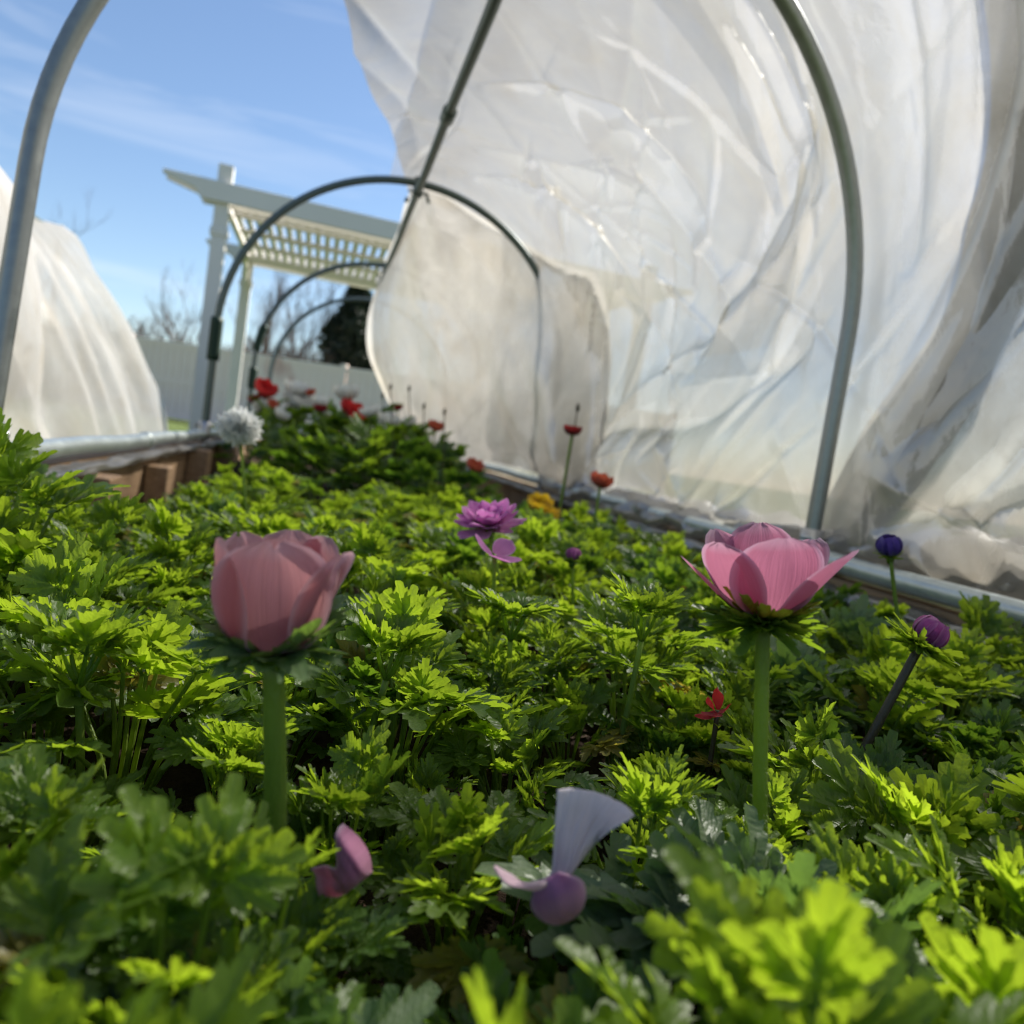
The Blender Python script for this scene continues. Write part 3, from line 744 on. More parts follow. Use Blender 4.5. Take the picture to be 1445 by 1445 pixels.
def make_plant(seed, style, nleaf, h0, h1, spread, size, young):
    g = random.Random(seed); fol = MB(); stk = MB()
    for i in range(nleaf):
        az = 2.4*i+g.uniform(-.5, .5); age = (i+.5)/nleaf          # 0 young, centre, upright; 1 old, outside, flat
        h = g.uniform(h0, h1)*(1.05-.35*age); rad = spread*(.12+.88*age)*g.uniform(.75, 1.2)
        b = np.array([.008*math.cos(az), .008*math.sin(az), -.012]); tip = np.array([rad*math.cos(az), rad*math.sin(az), h])
        midp = b*.5+tip*.5+np.array([-.2*rad*math.cos(az), -.2*rad*math.sin(az), .1*h])
        P = catmull([b, midp, tip], 7); stk.tube(P, [.0017-.0006*k/7 for k in range(8)], 6, cap=False, A=(young*(1-age*.5), .5, .5))
        el = (1.25-1.2*age)+g.uniform(-.3, .3)
        out_ = np.array([math.cos(az), math.sin(az), 0]); fwd = out_*math.cos(el)+np.array([0, 0, math.sin(el)]); up = -out_*math.sin(el)+np.array([0, 0, math.cos(el)])
        sz = size*g.uniform(.75, 1.2)*(.8+.35*age)
        tint = min(1, max(0, young*(1.15-.65*age)+g.uniform(-.2, .2)))
        if g.random() < .018: tint = 1.35
        place_leaf(fol, leaf_local(sz, tint, g, style, (.9-.75*age)+g.uniform(-.1, .2)), P[-1], fwd, up, g.uniform(-.35, .35))
    return fol, stk

protos = {}
def register(kind, fol, stk, mat, lab, name='anemone_plant', cat='plant', group=None):
    r = bpy.data.objects.new(name, None); r.empty_display_size = .02
    a = fol.build('foliage', mat, None); b = stk.build('stalks', STALK, None)
    a.parent = r; b.parent = r
    COL.objects.unlink(a); COL.objects.unlink(b)
    protos.setdefault(kind, []).append((r, (a, b), lab, cat, group))
def put_plant(kind, loc, rz, sc, lab=None, group=True, idx=None):
    r, ch, l0, cat, grp = protos[kind][rng.randrange(len(protos[kind])) if idx is None else idx]
    o = r.copy(); COL.objects.link(o); o.location = tuple(loc); o.rotation_euler = (rng.uniform(-.12, .12), rng.uniform(-.12, .12), rz); o.scale = (sc, sc, sc)
    tag(o, lab or l0, cat, grp if group and not lab else None)
    for c in ch:
        k = c.copy(); COL.objects.link(k); k.parent = o
    return o
for s in range(9): register('fresh', *make_plant(10+s, 'std', 14+s % 3, .075, .135, .055, .036, .95), LEAF, 'low leafy anemone plant with bright yellow-green parsley-like leaves and no flower', group='bright green flowerless anemone plants in the bed')
for s in range(6): register('deep', *make_plant(30+s, 'std', 14, .07, .115, .06, .038, .45), LEAFD, 'low leafy anemone plant with deep green lobed leaves and no flower', group='deep green flowerless anemone plants in the bed')
for s in range(4): register('blue', *make_plant(50+s, 'flat', 11, .07, .11, .06, .042, .35), LEAFB, 'low leafy anemone plant with broad grey-green leaves and no flower', group='grey-green flowerless anemone plants in the bed')
for s in range(4): register('fern', *make_plant(70+s, 'fern', 13, .08, .13, .05, .035, .8), LEAF, 'low anemone plant with finely cut feathery green leaves and no flower', group='feathery flowerless anemone plants in the bed')

# ------------------------------------------------------------------ scattering the bed
spots = []
def free(x, y, d):
    return all((x-a)**2+(y-b)**2 > d*d for a, b in spots)
def in_view(x, y, z, pad=140):
    v = np.array([x, y, z])-CAM; dz = v @ cd
    if dz < .07: return False
    px = 722.5+F*(v @ cr)/dz; py = 722.5-F*(v @ cu)/dz; pad = pad+F*.06/dz
    return -pad < px < 1445+pad and py < 1445+pad
SPECIAL = []
def canopy(kind, px, py, dep, sc, lab, idx=None):
    """a plant whose crown top shows at the pixel (px, py), dep metres away, rooted in the soil under it"""
    p = at(px, py, dep); h = p[2]-(-.15); s = h/.160*sc
    spots.append((p[0], p[1])); return put_plant(kind, (p[0], p[1], -.148), rng.uniform(0, 6.28), max(.7, min(2.0, s)), lab, idx=idx)
canopy('fresh', 745, 965, .47, .92, 'brightest yellow-green leafy plant in the middle, lit through from behind', 0)
canopy('fresh', 10, 640, .62, 1.14, 'tall bright green plant at the left edge just under the pale rail')
canopy('fern', 925, 800, .62, .95, 'tall feathery green plant just left of the open rose-pink flower', 0)
canopy('deep', 1250, 1010, .50, .95, 'large dark green leafy plant right of the open pink flower stem')
canopy('fern', 1290, 1150, .30, .95, 'rounded clump of finely toothed leaves at lower right')
canopy('blue', 460, 1290, .21, .95, 'broad grey-green plant in the blurred foreground under the dusty pink flower')
canopy('fresh', 60, 1075, .27, 1.0, 'blurred bright green plant in the left foreground')
canopy('fern', 330, 1100, .40, .9, 'curly yellow-green rosette behind the stem of the dusty pink flower')
canopy('deep', 318, 1172, .235, 1.0, 'dark lobed plant hiding the foot of the thick dusty pink flower stem')
canopy('blue', 1075, 1108, .29, 1.0, 'blurred grey-green plant at the foot of the open pink flower stem')
KEYS = [(366, 1150, .295), (1080, 1085, .36), (1006, 1062, .52), (1276, 935, .55), (1262, 840, .80), (452, 1255, .28), (485, 1235, .28), (515, 1225, .28), (790, 1262, .262), (740, 1245, .262), (700, 1225, .265), (835, 1180, .27),
        (108, 1075, .40), (880, 1005, .55), (725, 1075, .47), (690, 775, .78), (697, 795, .72), (808, 795, .90), (60, 760, .6), (535, 1040, .46), (718, 950, .6), (925, 870, .62), (340, 690, 1.2), (450, 700, 2.0), (200, 702, 1.9), (120, 702, 1.5), (280, 680, 2.2), (160, 705, 1.7), (240, 695, 2.1)]
def cap_scale(x, y, sc):
    """plants in front of the flowers stay low enough to leave them in view"""
    for (kx, ky, kd) in KEYS:
        v = np.array([x, y, -.05])-CAM; dz = v @ cd
        if dz > kd+(.055 if ky > 1170 else -.005) or dz < .05: continue
        px = 722.5+F*(v @ cr)/dz
        if abs(px-kx) > F*(.105 if ky > 1170 else .045)/dz: continue
        zt = on_ray_z(kx, ky, min(dz, kd)); sc = min(sc, (zt+.15-.004)/.155)
    return sc
def on_ray_z(px, py, dep): return float(at(px, py, dep)[2])
canopy('fern', 372, 1168, .245, 1.05, 'feathery plant directly in front of the thick dusty pink flower stem')
canopy('fresh', 255, 1185, .215, 1.0, 'blurred bright green plant just left of the thick stem foot')
canopy('blue', 1130, 1120, .28, 1.05, 'pale grey-green plant just right of the open pink flower stem foot')
canopy('deep', 830, 1315, .225, .80, 'lobed plant in front of the domed mauve petal')
canopy('blue', 420, 1315, .19, 1.0, 'pale broad-leaved plant nearest the camera below the folded pink petal')
canopy('fresh', 1260, 1245, .17, .95, 'large blurred bright green plant at the lower right corner')
canopy('fresh', 700, 1410, .15, .92, 'blurred bright green plant at the bottom edge below the fallen petals')
canopy('fresh', 1010, 1365, .165, .85, 'blurred yellow-green plant at the bottom between the fallen petals and the corner')
g2 = random.Random(99); n_pl = 0
for ring in range(12000):
    y = .10+2.0*g2.random()**1.25; x = .05+1.12*g2.random()
    if y > 1.75 and g2.random() < .5: continue
    if not in_view(x, y, -.03): continue
    d = .056 if y < .42 else (.063 if y < .8 else .074)
    if not free(x, y, d): continue
    if n_pl >= 285: break
    dist = math.hypot(x-CAM[0], y)
    n1 = noise.noise(Vector((x*4, y*4, 3)))
    rgt = (x-.45)/.7
    r_ = g2.random()+.35*n1-.28*max(0, rgt)
    kind = 'fresh' if r_ > .34 else ('fern' if r_ > .2 else ('deep' if g2.random() < .65 else 'blue'))
    if dist < .42: kind = g2.choice(('fresh', 'fresh', 'fresh', 'fern', 'blue' if x < .55 else 'fresh', 'deep'))
    sc = g2.uniform(.62, 1.06)
    if dist < .32: sc = g2.uniform(.88, 1.04)
    if dist < .21: sc = g2.uniform(.90, 1.04)
    if y > 1.3: sc *= .9
    sc = cap_scale(x, y, sc)
    if sc < .34: continue
    spots.append((x, y)); n_pl += 1
    put_plant(kind, (x, y, soil_z(x, y)+.004), g2.uniform(0, 6.28), sc)

# dry litter on the soil
g3 = random.Random(5); m = MB()
for _ in range(420):
    x, y = g3.uniform(.05, 1.15), .2+2.6*g3.random(); z = soil_z(x, y)+.004; a = g3.uniform(0, 6.28); s = g3.uniform(.006, .018)
    ca, sa = math.cos(a), math.sin(a); t1, t2 = g3.uniform(-.4, .4), g3.uniform(0, .5)
    pts = [(-1, 0, t1), (-.3, .35, t2), (.5, .3, 0), (1, 0, t1), (.4, -.35, 0), (-.4, -.3, .1)]
    m.add([(x+s*(u*ca-v*sa), y+s*(u*sa+v*ca), z+s*q*.6) for u, v, q in pts], [(0, 1, 2, 3, 4, 5)], [(.4+.3*u, .5, g3.random()) for u, v, q in pts])
tag(m.build('leaf_litter', DRYLEAF), 'brown dry leaf scraps scattered on the soil between the plants', 'leaf litter', kind='stuff')

# ------------------------------------------------------------------ flowers
def petal(az, r0, L, Wd, th0, th1, curl, g, axis=(0, 0, 1), nu=14, nv=10, tip=.0, wave=.02, closed=1.0, base=(0, 0, 0), prof=None, knee=1.0, bend=0.0, sharp=0.0, notch=0.0):
    """petal starting r0 from the flower axis: elevation angle runs th0 -> th1 (radians above horizontal)"""
    V = []; A = []; r, z = r0, 0.0; rb = g.random(); pts = []
    for i in range(nu+1):
        u = i/nu; th = th0+(th1-th0)*min(1, u/knee)**.85 + bend*max(0, u-knee)
        pts.append((r, z, th)); r += L/nu*math.cos(th); z += L/nu*math.sin(th)
    ph = g.uniform(0, 6)
    for i, (r, z, th) in enumerate(pts):
        u = i/nu
        hw = Wd*((.26+.74*math.sin(math.pi/2*min(1, u/.62)))*math.sqrt(max(.0, 1-(max(0, u-.62)/.385)**2.3))*(1-sharp*max(0, u-.5)))
        for j in range(nv+1):
            v = -1+2*j/nv
            lat = hw*v
            # wrap round the flower axis
            Rr = max(.012, r*closed+Wd*.55); ang = lat/Rr
            uu = u-.06*tip*abs(v)**1.5
            dx = Rr*(1-math.cos(ang)); inward = dx*curl
            wv = wave*L*math.sin(ph+u*5+v*4)*u*abs(v)+.012*L*math.sin(ph+v*13+2*u)*u**3+.022*L*noise.noise(Vector((ph+v*2.2, u*2.5, ph)))*u+.010*L*noise.noise(Vector((ph+v*6, u*2.0, ph+4)))*u; uu = u
            rr = r-inward+wv*math.sin(th); zz = z+wv*math.cos(th)-notch*L*u**9*math.exp(-((v-.1)/.22)**2)
            s_ = Rr*math.sin(ang)
            V.append((rr*math.cos(az)-s_*math.sin(az), rr*math.sin(az)+s_*math.cos(az), zz)); A.append((u, j/nv, rb))
    Fc = []
    for i in range(nu):
        for j in range(nv):
            a = i*(nv+1)+j; Fc.append((a, a+1, a+nv+2, a+nv+1))
    return V, Fc, A
def frame_to(axis):
    a = np.array(axis, float); a /= np.linalg.norm(a); x = np.cross((0, 1, 0), a); x /= np.linalg.norm(x); y = np.cross(a, x); return np.stack([x, y, a])
def xf(V, B, o): return (np.array(V) @ B+np.array(o)).tolist()

def stem_path(foot, top, lean=(0, 0), n=10):
    mid = (np.array(foot)+np.array(top))/2+np.array([lean[0], lean[1], 0]); return catmull([foot, mid, top], n)
def hairy_stem(root, P, r, mat, g, hairs=700, hl=.0022):
    m = MB(); m.tube(P, [r*(1.06-.12*i/(len(P)-1)) for i in range(len(P))], 14)
    for _ in range(hairs):
        f = g.random()*(len(P)-1.01); i = int(f); p = P[i]*(1-f+i)+P[i+1]*(f-i); a = g.uniform(0, 6.283)
        d = np.array([math.cos(a), math.sin(a), g.uniform(-.3, .3)]); s = np.array([-math.sin(a), math.cos(a), 0])*.00009; q = p+d*r*.98
        m.add([q-s, q+s, q+d*hl*g.uniform(.5, 1.2)], [(0, 1, 2)], [(.9, .5, .5)]*3)
    return child_local(root, m.build('stem', mat, None))
def child_local(root, o):
    o.parent = root; o.matrix_parent_inverse = Matrix.Translation(root.location).inverted(); return o

def bracts(root, c, B, n, L, el, g, mat, style, droop=.0, tint=.45, wide=1.0):
    m = MB()
    for i in range(n):
        az = 2*math.pi*i/n+g.uniform(-.25, .25); e = el+g.uniform(-.42, .42)
        out_ = np.array([math.cos(az), math.sin(az), 0]); fwd = out_*math.cos(e)+np.array([0, 0, math.sin(e)]); up = -out_*math.sin(e)+np.array([0, 0, math.cos(e)])
        sub = MB(); ll = L*g.uniform(.8, 1.15)
        if style == 'strap':
            for a in (-.75, -.4, -.12, .18, .48, .8):
                a += g.uniform(-.1, .1); l2 = ll*g.uniform(.65, 1.05)*(1-.25*abs(a))
                lobe_strap(sub, a, l2, l2*.085*wide, g, tint, droop)
        else:
            for a in (-1.0, -.7, -.42, -.14, .14, .42, .7, 1.0):
                l2 = ll*g.uniform(.75, 1.05)*(1-.22*abs(a)); lobe(sub, (0, 0, 0), a+g.uniform(-.08, .08), l2, l2*.26, g.uniform(-.1, .25), .5, g.uniform(0, .3), tint, g, .9)
        V = np.array(sub.V); b = np.stack([np.cross(fwd, up), fwd, up]); V = V @ b
        m.add(xf(V, B, c), sub.F, sub.A)
    m.tube([np.array(c)-B[2]*.005, np.array(c), np.array(c)+B[2]*.003], [.0032, .0042, .003], 10, A=(tint, .5, .5))
    return child_local(root, m.build('bracts', mat, None))
def lobe_strap(m, a, L, Wd, g, tint, droop):
    sa, ca = math.sin(a), math.cos(a); n = 7; V = []; A = []; b = g.uniform(-.6, .7)
    for i in range(n+1):
        u = i/n; hw = Wd*(.55+.9*math.sin(math.pi*min(1, u*.75+.1)))*(1-.75*max(0, (u-.75)/.25)**2)
        for v in (-1, 0, 1):
            x = v*hw; y = u*L; z = b*L*u*u*.6-droop*L*u*u+(.35*hw if v else 0)
            V.append((x*ca+y*sa, -x*sa+y*ca, z)); A.append((tint, abs(v), u))
    Fc = []
    for i in range(n):
        q = i*3; Fc += [(q, q+1, q+4, q+3), (q+1, q+2, q+5, q+4)]
    m.add(V, Fc, A)
    if L > .018 and g.random() < .8:   # forked tip
        k = .62*L; 
        for sgn in (-1, 1):
            V2 = []; x0, y0 = sgn*Wd*.6, k
            for u, hw in ((0, .5), (.5, .55), (1, .1)):
                for v in (-1, 1):
                    x = x0+sgn*u*L*.16+v*hw*Wd; y = y0+u*L*.3; z = b*L*(y/L)**2*.6-droop*L*(y/L)**2
                    V2.append((x*ca+y*sa, -x*sa+y*ca, z))
            m.add(V2, [(0, 1, 3, 2), (2, 3, 5, 4)], [(tint, .6, .5)]*6)

def add_centre(root, c, B, r):
    m = MB(); g = random.Random(3)
    rings = 6
    P = [np.array(c)+B[2]*(r*1.5*i/rings) for i in range(rings+1)]
    m.tube(P, [r*math.sqrt(max(.02, 1-(i/rings)**2)) for i in range(rings+1)], 12)
    for i in range(60):
        a = i*2.4; rr = r*(1.3+.9*g.random()); hz = r*(1.0+1.2*g.random()); b = np.array([math.cos(a), math.sin(a), 0]); 
        p0 = xf([b*r*.7], B, c)[0]; p1 = xf([b*rr+np.array([0, 0, hz])], B, c)[0]
        m.tube([p0, p1], [.0002, .0002], 4, cap=False); m.tube([np.array(p1)-B[2]*.0008, np.array(p1), np.array(p1)+B[2]*.0008], [.0003, .0007, .0003], 5)
    return child_local(root, m.build('stamens', STAMEN, None))

def anemone(px, py, dep, foot_px, foot_py, specs, mat, label, axis=(0, 0, 1), stem_r=.0038, bract=('strap', 6, .03, .25), smat=STALK, name='anemone_flower', centre=.0045, bmat=LEAFB, hairs=700, seed=1, lean=(0, 0), btint=.4, bdroop=0., bgap=.004, group=None, bwide=1.0):
    """flower whose receptacle shows at (px,py); specs: list of (azimuth, r0, L, W, th0, th1, curl, kwargs)"""
    g = random.Random(seed); c = at(px, py, dep); f = on_z(foot_px, foot_py, -.15) if False else at(foot_px, foot_py, dep)
    # carry the stem on down to the soil
    d = f-c; k = (-.152-c[2])/d[2]; foot = c+d*k
    root = empty(name, foot, 0, label, 'flower', group)
    B = frame_to(axis)
    hairy_stem(root, stem_path(foot, c, lean, 14), stem_r, smat, g, hairs)
    if bract: bracts(root, c-B[2]*bgap, B, bract[1], bract[2], bract[3], g, bmat, bract[0], bdroop, btint, bwide)
    for sp in specs:
        kw = sp[7] if len(sp) > 7 else {}
        V, Fc, A = petal(*sp[:7], g, **kw)
        o = mesh_obj('petal', xf(V, B, c), Fc, mat, None, True, A); child_local(root, o)
    if centre: add_centre(root, c+B[2]*.002, B, centre)
    return root
VA = math.atan2(-cd[1], -cd[0])            # azimuth pointing from a flower back to the camera
RA = VA+math.pi/2                          # towards picture right
def rel(a): return VA+R(a)                 # 0 = facing the camera, +90 = picture right
D1 = .295
cup = []
for (a, r0, L, Wd, t0, t1, bd, cu_, nc) in ((14, .0032, .0560, .0250, .10, 1.31, .36, .75, .06), (-58, .0048, .0540, .0200, .12, 1.30, .40, .75, 0), (78, .0028, .0525, .0195, .10, 1.14, .22, .7, .03), (130, .003, .054, .020, .1, 1.28, .4, .75, 0), (-118, .003, .0545, .020, .1, 1.28, .4, .75, .04), (180, .003, .055, .021, .1, 1.30, .45, .75, 0)):
    cup.append((rel(a), r0, L*.93, Wd*.92, t0, t1, cu_, dict(wave=.045, knee=.32, bend=bd+.10, notch=nc, nu=20, nv=16)))
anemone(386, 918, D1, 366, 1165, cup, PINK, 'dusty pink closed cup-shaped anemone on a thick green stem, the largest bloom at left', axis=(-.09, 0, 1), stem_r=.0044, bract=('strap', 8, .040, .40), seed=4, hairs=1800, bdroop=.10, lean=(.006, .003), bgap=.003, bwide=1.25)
D2 = .36
op = []
for (a, L, Wd, t0, t1, r0, bd) in ((2, .0450, .0225, .25, 1.22, .0045, .22), (-58, .0450, .0180, .2, 1.08, .0035, .15), (48, .0500, .0190, .22, .86, .0035, -.05), (-92, .0440, .0140, .15, .78, .0045, .1), (120, .045, .017, .2, 1.00, .003, .1), (168, .0490, .0190, .2, 1.22, .003, .2), (-140, .047, .017, .2, 1.15, .003, .15)):
    op.append((rel(a), r0, L, Wd, t0, t1, .7, dict(wave=.035, tip=.4, knee=.38, bend=bd, sharp=.12, nu=18, nv=14)))
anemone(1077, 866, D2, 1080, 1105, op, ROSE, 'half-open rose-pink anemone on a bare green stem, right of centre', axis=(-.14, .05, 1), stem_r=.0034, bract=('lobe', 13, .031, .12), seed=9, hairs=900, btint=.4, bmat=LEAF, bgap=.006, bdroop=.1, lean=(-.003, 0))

def bud_specs(n, L, Wd, g, t0=.15, t1=2.2, layers=2):
    S = []
    for ly in range(layers):
        for i in range(n):
            a = 2*math.pi*(i+.5*ly)/n+g.uniform(-.15, .15); S.append((a, .0015, L*(1-.08*ly), Wd, t0+.1*ly+g.uniform(-.1, .1), t1+g.uniform(-.12, .12), .9, dict(nu=9, nv=6, knee=.8)))
    return S
g4 = random.Random(14)
anemone(1256, 783, .80, 1264, 850, bud_specs(5, .027, .012, g4), VIOLET, 'deep violet anemone bud on a thin stem in front of the film at right', axis=(-.35, -.1, 1), stem_r=.0022, bract=('lobe', 5, .016, .95), bmat=LEAF, hairs=150, centre=0, seed=31, btint=.6)
anemone(1300, 908, .55, 1272, 960, bud_specs(6, .026, .011, g4), PLUM, 'plum-magenta anemone bud tilted on a brown stem at right among feathery leaves', axis=(.4, -.25, 1), stem_r=.0032, bract=('lobe', 9, .030, .1), smat=DARKSTALK, bmat=LEAF, hairs=200, centre=0, seed=32, btint=.6)
# double magenta bloom
S = []
for ly, (n, L, t0, t1) in enumerate(((10, .036, .0, .25), (10, .034, .3, .6), (9, .030, .6, 1.0), (8, .024, .9, 1.3))):
    for i in range(n): S.append((2*math.pi*(i+.37*ly)/n+g4.uniform(-.2, .2), .003, L*g4.uniform(.85, 1.1), .0085, t0+g4.uniform(-.15, .15), t1+g4.uniform(-.2, .2), .5, dict(nu=7, nv=5, tip=1.2, wave=.06)))
anemone(690, 742, .80, 700, 800, S, MAGENTA, 'frilly double magenta anemone rising above the leaves in the middle', axis=(-.25, -.25, 1), stem_r=.0025, bract=('lobe', 6, .02, .3), bmat=LEAF, hairs=0, seed=33, centre=.004, btint=.8)
S = [(rel(a), .002, .026, .011, .2, .7, .5, dict(nu=8, nv=6)) for a in (75, 20, -70, 160)]
anemone(697, 782, .72, 697, 830, S, MAGENTA, 'small ragged magenta anemone just below the frilly double one', axis=(.3, -.4, 1), stem_r=.002, bract=None, hairs=0, seed=34, centre=0)
anemone(808, 790, .90, 808, 830, bud_specs(5, .018, .008, g4), PLUM, 'tiny plum bud low in the leaves between the two large pink flowers', stem_r=.002, bract=('lobe', 5, .014, .6), bmat=LEAFD, hairs=0, seed=35, centre=0)
S = [(rel(a), .001, .015, .0042, e0, e0+.9, .6, dict(nu=9, nv=7, wave=.12, sharp=.6)) for a, e0 in ((-100, -.5), (-60, .2), (-20, .1), (150, .5), (40, .3), (-75, .9))]
r = anemone(1013, 1003, .52, 1003, 1070, S, REDP, 'shredded scrap of red anemone bloom on a dark stem beside the open pink flower', axis=(-.5, -.2, .8), stem_r=.0018, bract=None, smat=DARKSTALK, hairs=0, seed=36, centre=0)
canopy('fresh', 1000, 975, .56, .8, 'small yellowish plant behind the shredded red flower scrap')

# flower stalks with a leaf collar and no bloom yet
def stalk_only(px, py, dep, fx_, fy_, label, size, seed, n=5, el=.75, mat=LEAF, tint=.95, style='std'):
    g = random.Random(seed); c = at(px, py, dep); f = at(fx_, fy_, dep); d = f-c; foot = c+d*((-.152-c[2])/d[2])
    root = empty('anemone_shoot', foot, 0, label, 'plant')
    hairy_stem(root, stem_path(foot, c, (.002, 0), 12), .0021, STALK, g, 300, .0010)
    m = MB()
    for i in range(n):
        az = 2*math.pi*i/n+g.uniform(-.3, .3); e = el+g.uniform(-.25, .25); o_ = np.array([math.cos(az), math.sin(az), 0])
        b = np.array([0, 0, 0]); q = o_*size*.35+np.array([0, 0, size*.75]); m.tube(xf(catmull([b, q*.5+o_*.001, q], 4), np.eye(3), c), [.0016, .0014, .0013, .0011, .001], 6, cap=False, A=(tint, .5, .5))
        place_leaf(m, leaf_local(size*g.uniform(.85, 1.15), tint+g.uniform(-.15, .05), g, style, .5), c+q, o_*math.cos(e)+np.array([0, 0, math.sin(e)]), -o_*math.sin(e)+np.array([0, 0, math.cos(e)]), g.uniform(-.3, .3))
    return child_local(root, m.build('foliage', mat, None))
stalk_only(112, 970, .40, 108, 1080, 'single leafy shoot on a long bare stalk at left, left of the dusty pink flower', .027, 41)
stalk_only(905, 905, .55, 880, 1010, 'leafy shoot on a forked bare stalk left of the open pink flower', .027, 42, style='fern')
stalk_only(545, 960, .46, 510, 1060, 'leaning leafy shoot right of the dusty pink flower', .026, 43)
stalk_only(720, 905, .60, 716, 950, 'dark-topped leafy shoot standing in the middle of the bed', .03, 44, el=.4, tint=.6)

# ------------------------------------------------------------------ fallen petals
def ribbon(name, cols, nu, nv, mat, parent=None, bend=None, across=False):
    G = np.array(loft(cols, nu, nv)); V = []; Fc = []; A = []
    for j in range(nv+1):
        for i in range(nu+1):
            q = G[j, i]; e = .0005*noise.noise(Vector((i*.55, j*.10, 7)))+.0009*noise.noise(Vector((i*.16, j*.12, 3)))
            V.append(q+cd*e*2+cr*e*.5); A.append((max(.3, 1-1.3*i/nu), j/nv, .3) if across else (1-j/nv, i/nu, .3))
    for j in range(nv):
        for i in range(nu):
            a = j*(nu+1)+i; Fc.append((a, a+1, a+nu+2, a+nu+1))
    o = mesh_obj(name, V, Fc, mat, parent, True, A)
    s = o.modifiers.new('thickness', 'SOLIDIFY'); s.thickness = .0004
    return o
# lilac-white petal: broad rolled top, narrow waist, tail curling to the left
dl = .275
o = ribbon('fallen_petal', [
  [(786, 1114, dl+.006), (784, 1150, dl+.003), (782, 1195, dl), (776, 1235, dl-.003), (750, 1244, dl-.006), (722, 1236, dl-.008), (698, 1221, dl-.008)],
  [(815, 1113, dl+.009), (806, 1150, dl+.004), (797, 1195, dl-.002), (786, 1240, dl-.006), (752, 1250, dl-.010), (722, 1240, dl-.011), (697, 1223, dl-.010)],
  [(848, 1120, dl+.010), (832, 1155, dl+.004), (812, 1198, dl-.003), (796, 1242, dl-.009), (756, 1254, dl-.013), (722, 1245, dl-.014), (697, 1225, dl-.012)],
  [(876, 1134, dl+.008), (850, 1162, dl+.003), (822, 1200, dl-.002), (802, 1238, dl-.008), (760, 1256, dl-.015), (723, 1249, dl-.016), (698, 1227, dl-.014)],
  [(895, 1148, dl+.001), (860, 1166, dl-.001), (828, 1202, dl+.001), (803, 1232, dl-.006), (762, 1252, dl-.017), (724, 1250, dl-.018), (700, 1228, dl-.015)],
  [(888, 1157, dl-.006), (862, 1172, dl-.005), (826, 1204, dl+.004), (800, 1230, dl-.004), (762, 1248, dl-.017), (724, 1249, dl-.018), (700, 1228, dl-.015)]], 36, 40, LILAC)
tag(o, 'curled lilac-white petal standing upright in the foreground leaves, its tail bent left', 'petal')
g5 = random.Random(8)
def dome(name, px, py, dep, rx, rz_, mat, label, rotv=0.0, seed=1):
    c = at(px, py, dep); V = []; Fc = []; A = []; n = 14; k = 16
    for i in range(n+1):
        u = i/n
        for j in range(k+1):
            v = -1+2*j/k; hw = math.sin(math.pi*min(1, .08+u*.9))**.6
            x = rx*hw*v; y = -(u-.5)*2*rz_
            dpt = .38*rx*(1-(hw*v)**2)*math.sin(math.pi*u)**.7+.02*rx*math.sin(9*v+u*4)
            xr, yr = x*math.cos(rotv)-y*math.sin(rotv), x*math.sin(rotv)+y*math.cos(rotv)
            V.append(c+cr*xr+cu*yr-cd*dpt); A.append((u, j/k, .6))
    for i in range(n):
        for j in range(k):
            a = i*(k+1)+j; Fc.append((a, a+1, a+k+2, a+k+1))
    o = mesh_obj(name, V, Fc, mat, None, True, A); s = o.modifiers.new('thickness', 'SOLIDIFY'); s.thickness = .0004
    return tag(o, label, 'petal')
dome('fallen_petal', 789, 1268, .262, .0096, .0080, MAUVE, 'rounded mauve petal lying domed under the curled lilac petal', .5)
o = ribbon('fallen_petal', [
  [(440, 1225, .285), (445, 1240, .285), (448, 1252, .283), (452, 1266, .282)],
  [(462, 1221, .28), (468, 1236, .278), (472, 1252, .276), (474, 1265, .278)],
  [(476, 1222, .276), (482, 1236, .272), (492, 1250, .272), (494, 1255, .276)],
  [(474, 1176, .281), (492, 1200, .275), (508, 1225, .274), (518, 1236, .279)],
  [(484, 1162, .288), (506, 1184, .284), (522, 1210, .283), (525, 1232, .287)]], 26, 18, PINKFOLD, across=True)
tag(o, 'folded pink petal with a pale torn tip caught in leaves beside the thick stem', 'petal')
dome('fallen_petal', 204, 1130, .40, .006, .004, MAGENTA, 'tiny pink petal scrap in the dark gap left of the thick stem', .4)

# ------------------------------------------------------------------ fluffy white head near the left rail
c = at(338, 603, 1.25); f = at(345, 690, 1.25); foot = c+(f-c)*((-.152-c[2])/(f-c)[2])
fw = empty('fluffy_flower', foot, 0, 'fluffy round white flower head on a thin stem near the left rail', 'flower')
hairy_stem(fw, stem_path(foot, c, (0, 0), 8), .0025, STALK, g5, 0)
V = []; Fc = []; A = []
for k in range(3400):
    z = 1-2*(k+.5)/3400; a = k*2.39996; d = np.array([math.sqrt(1-z*z)*math.cos(a), math.sqrt(1-z*z)*math.sin(a), z*.85]); d += np.array([g5.gauss(0, .12) for _ in range(3)])
    L = .032*g5.uniform(.72, 1.03); s = np.cross(d, (g5.gauss(0, 1), g5.gauss(0, 1), g5.gauss(0, 1))); s /= np.linalg.norm(s)+1e-9; w_ = .0009; n0 = len(V)
    V += [c+d*.016, c+d*L*.6+s*w_, c+d*L*.6-s*w_, c+d*L+s*w_*1.6, c+d*L-s*w_*1.6]; Fc += [(n0, n0+1, n0+2), (n0+1, n0+3, n0+4, n0+2)]; A += [(.5, .5, .5)]*5
s = MB(); s.tube([c+np.array([0, 0, q]) for q in (-.021, -.016, -.008, 0, .008, .016, .021)], [.003, .014, .02, .0215, .02, .014, .003], 14); child_local(fw, s.build('flower_core', FLUFF, None))
child_local(fw, mesh_obj('fluff', V, Fc, FLUFF, None, False, A))

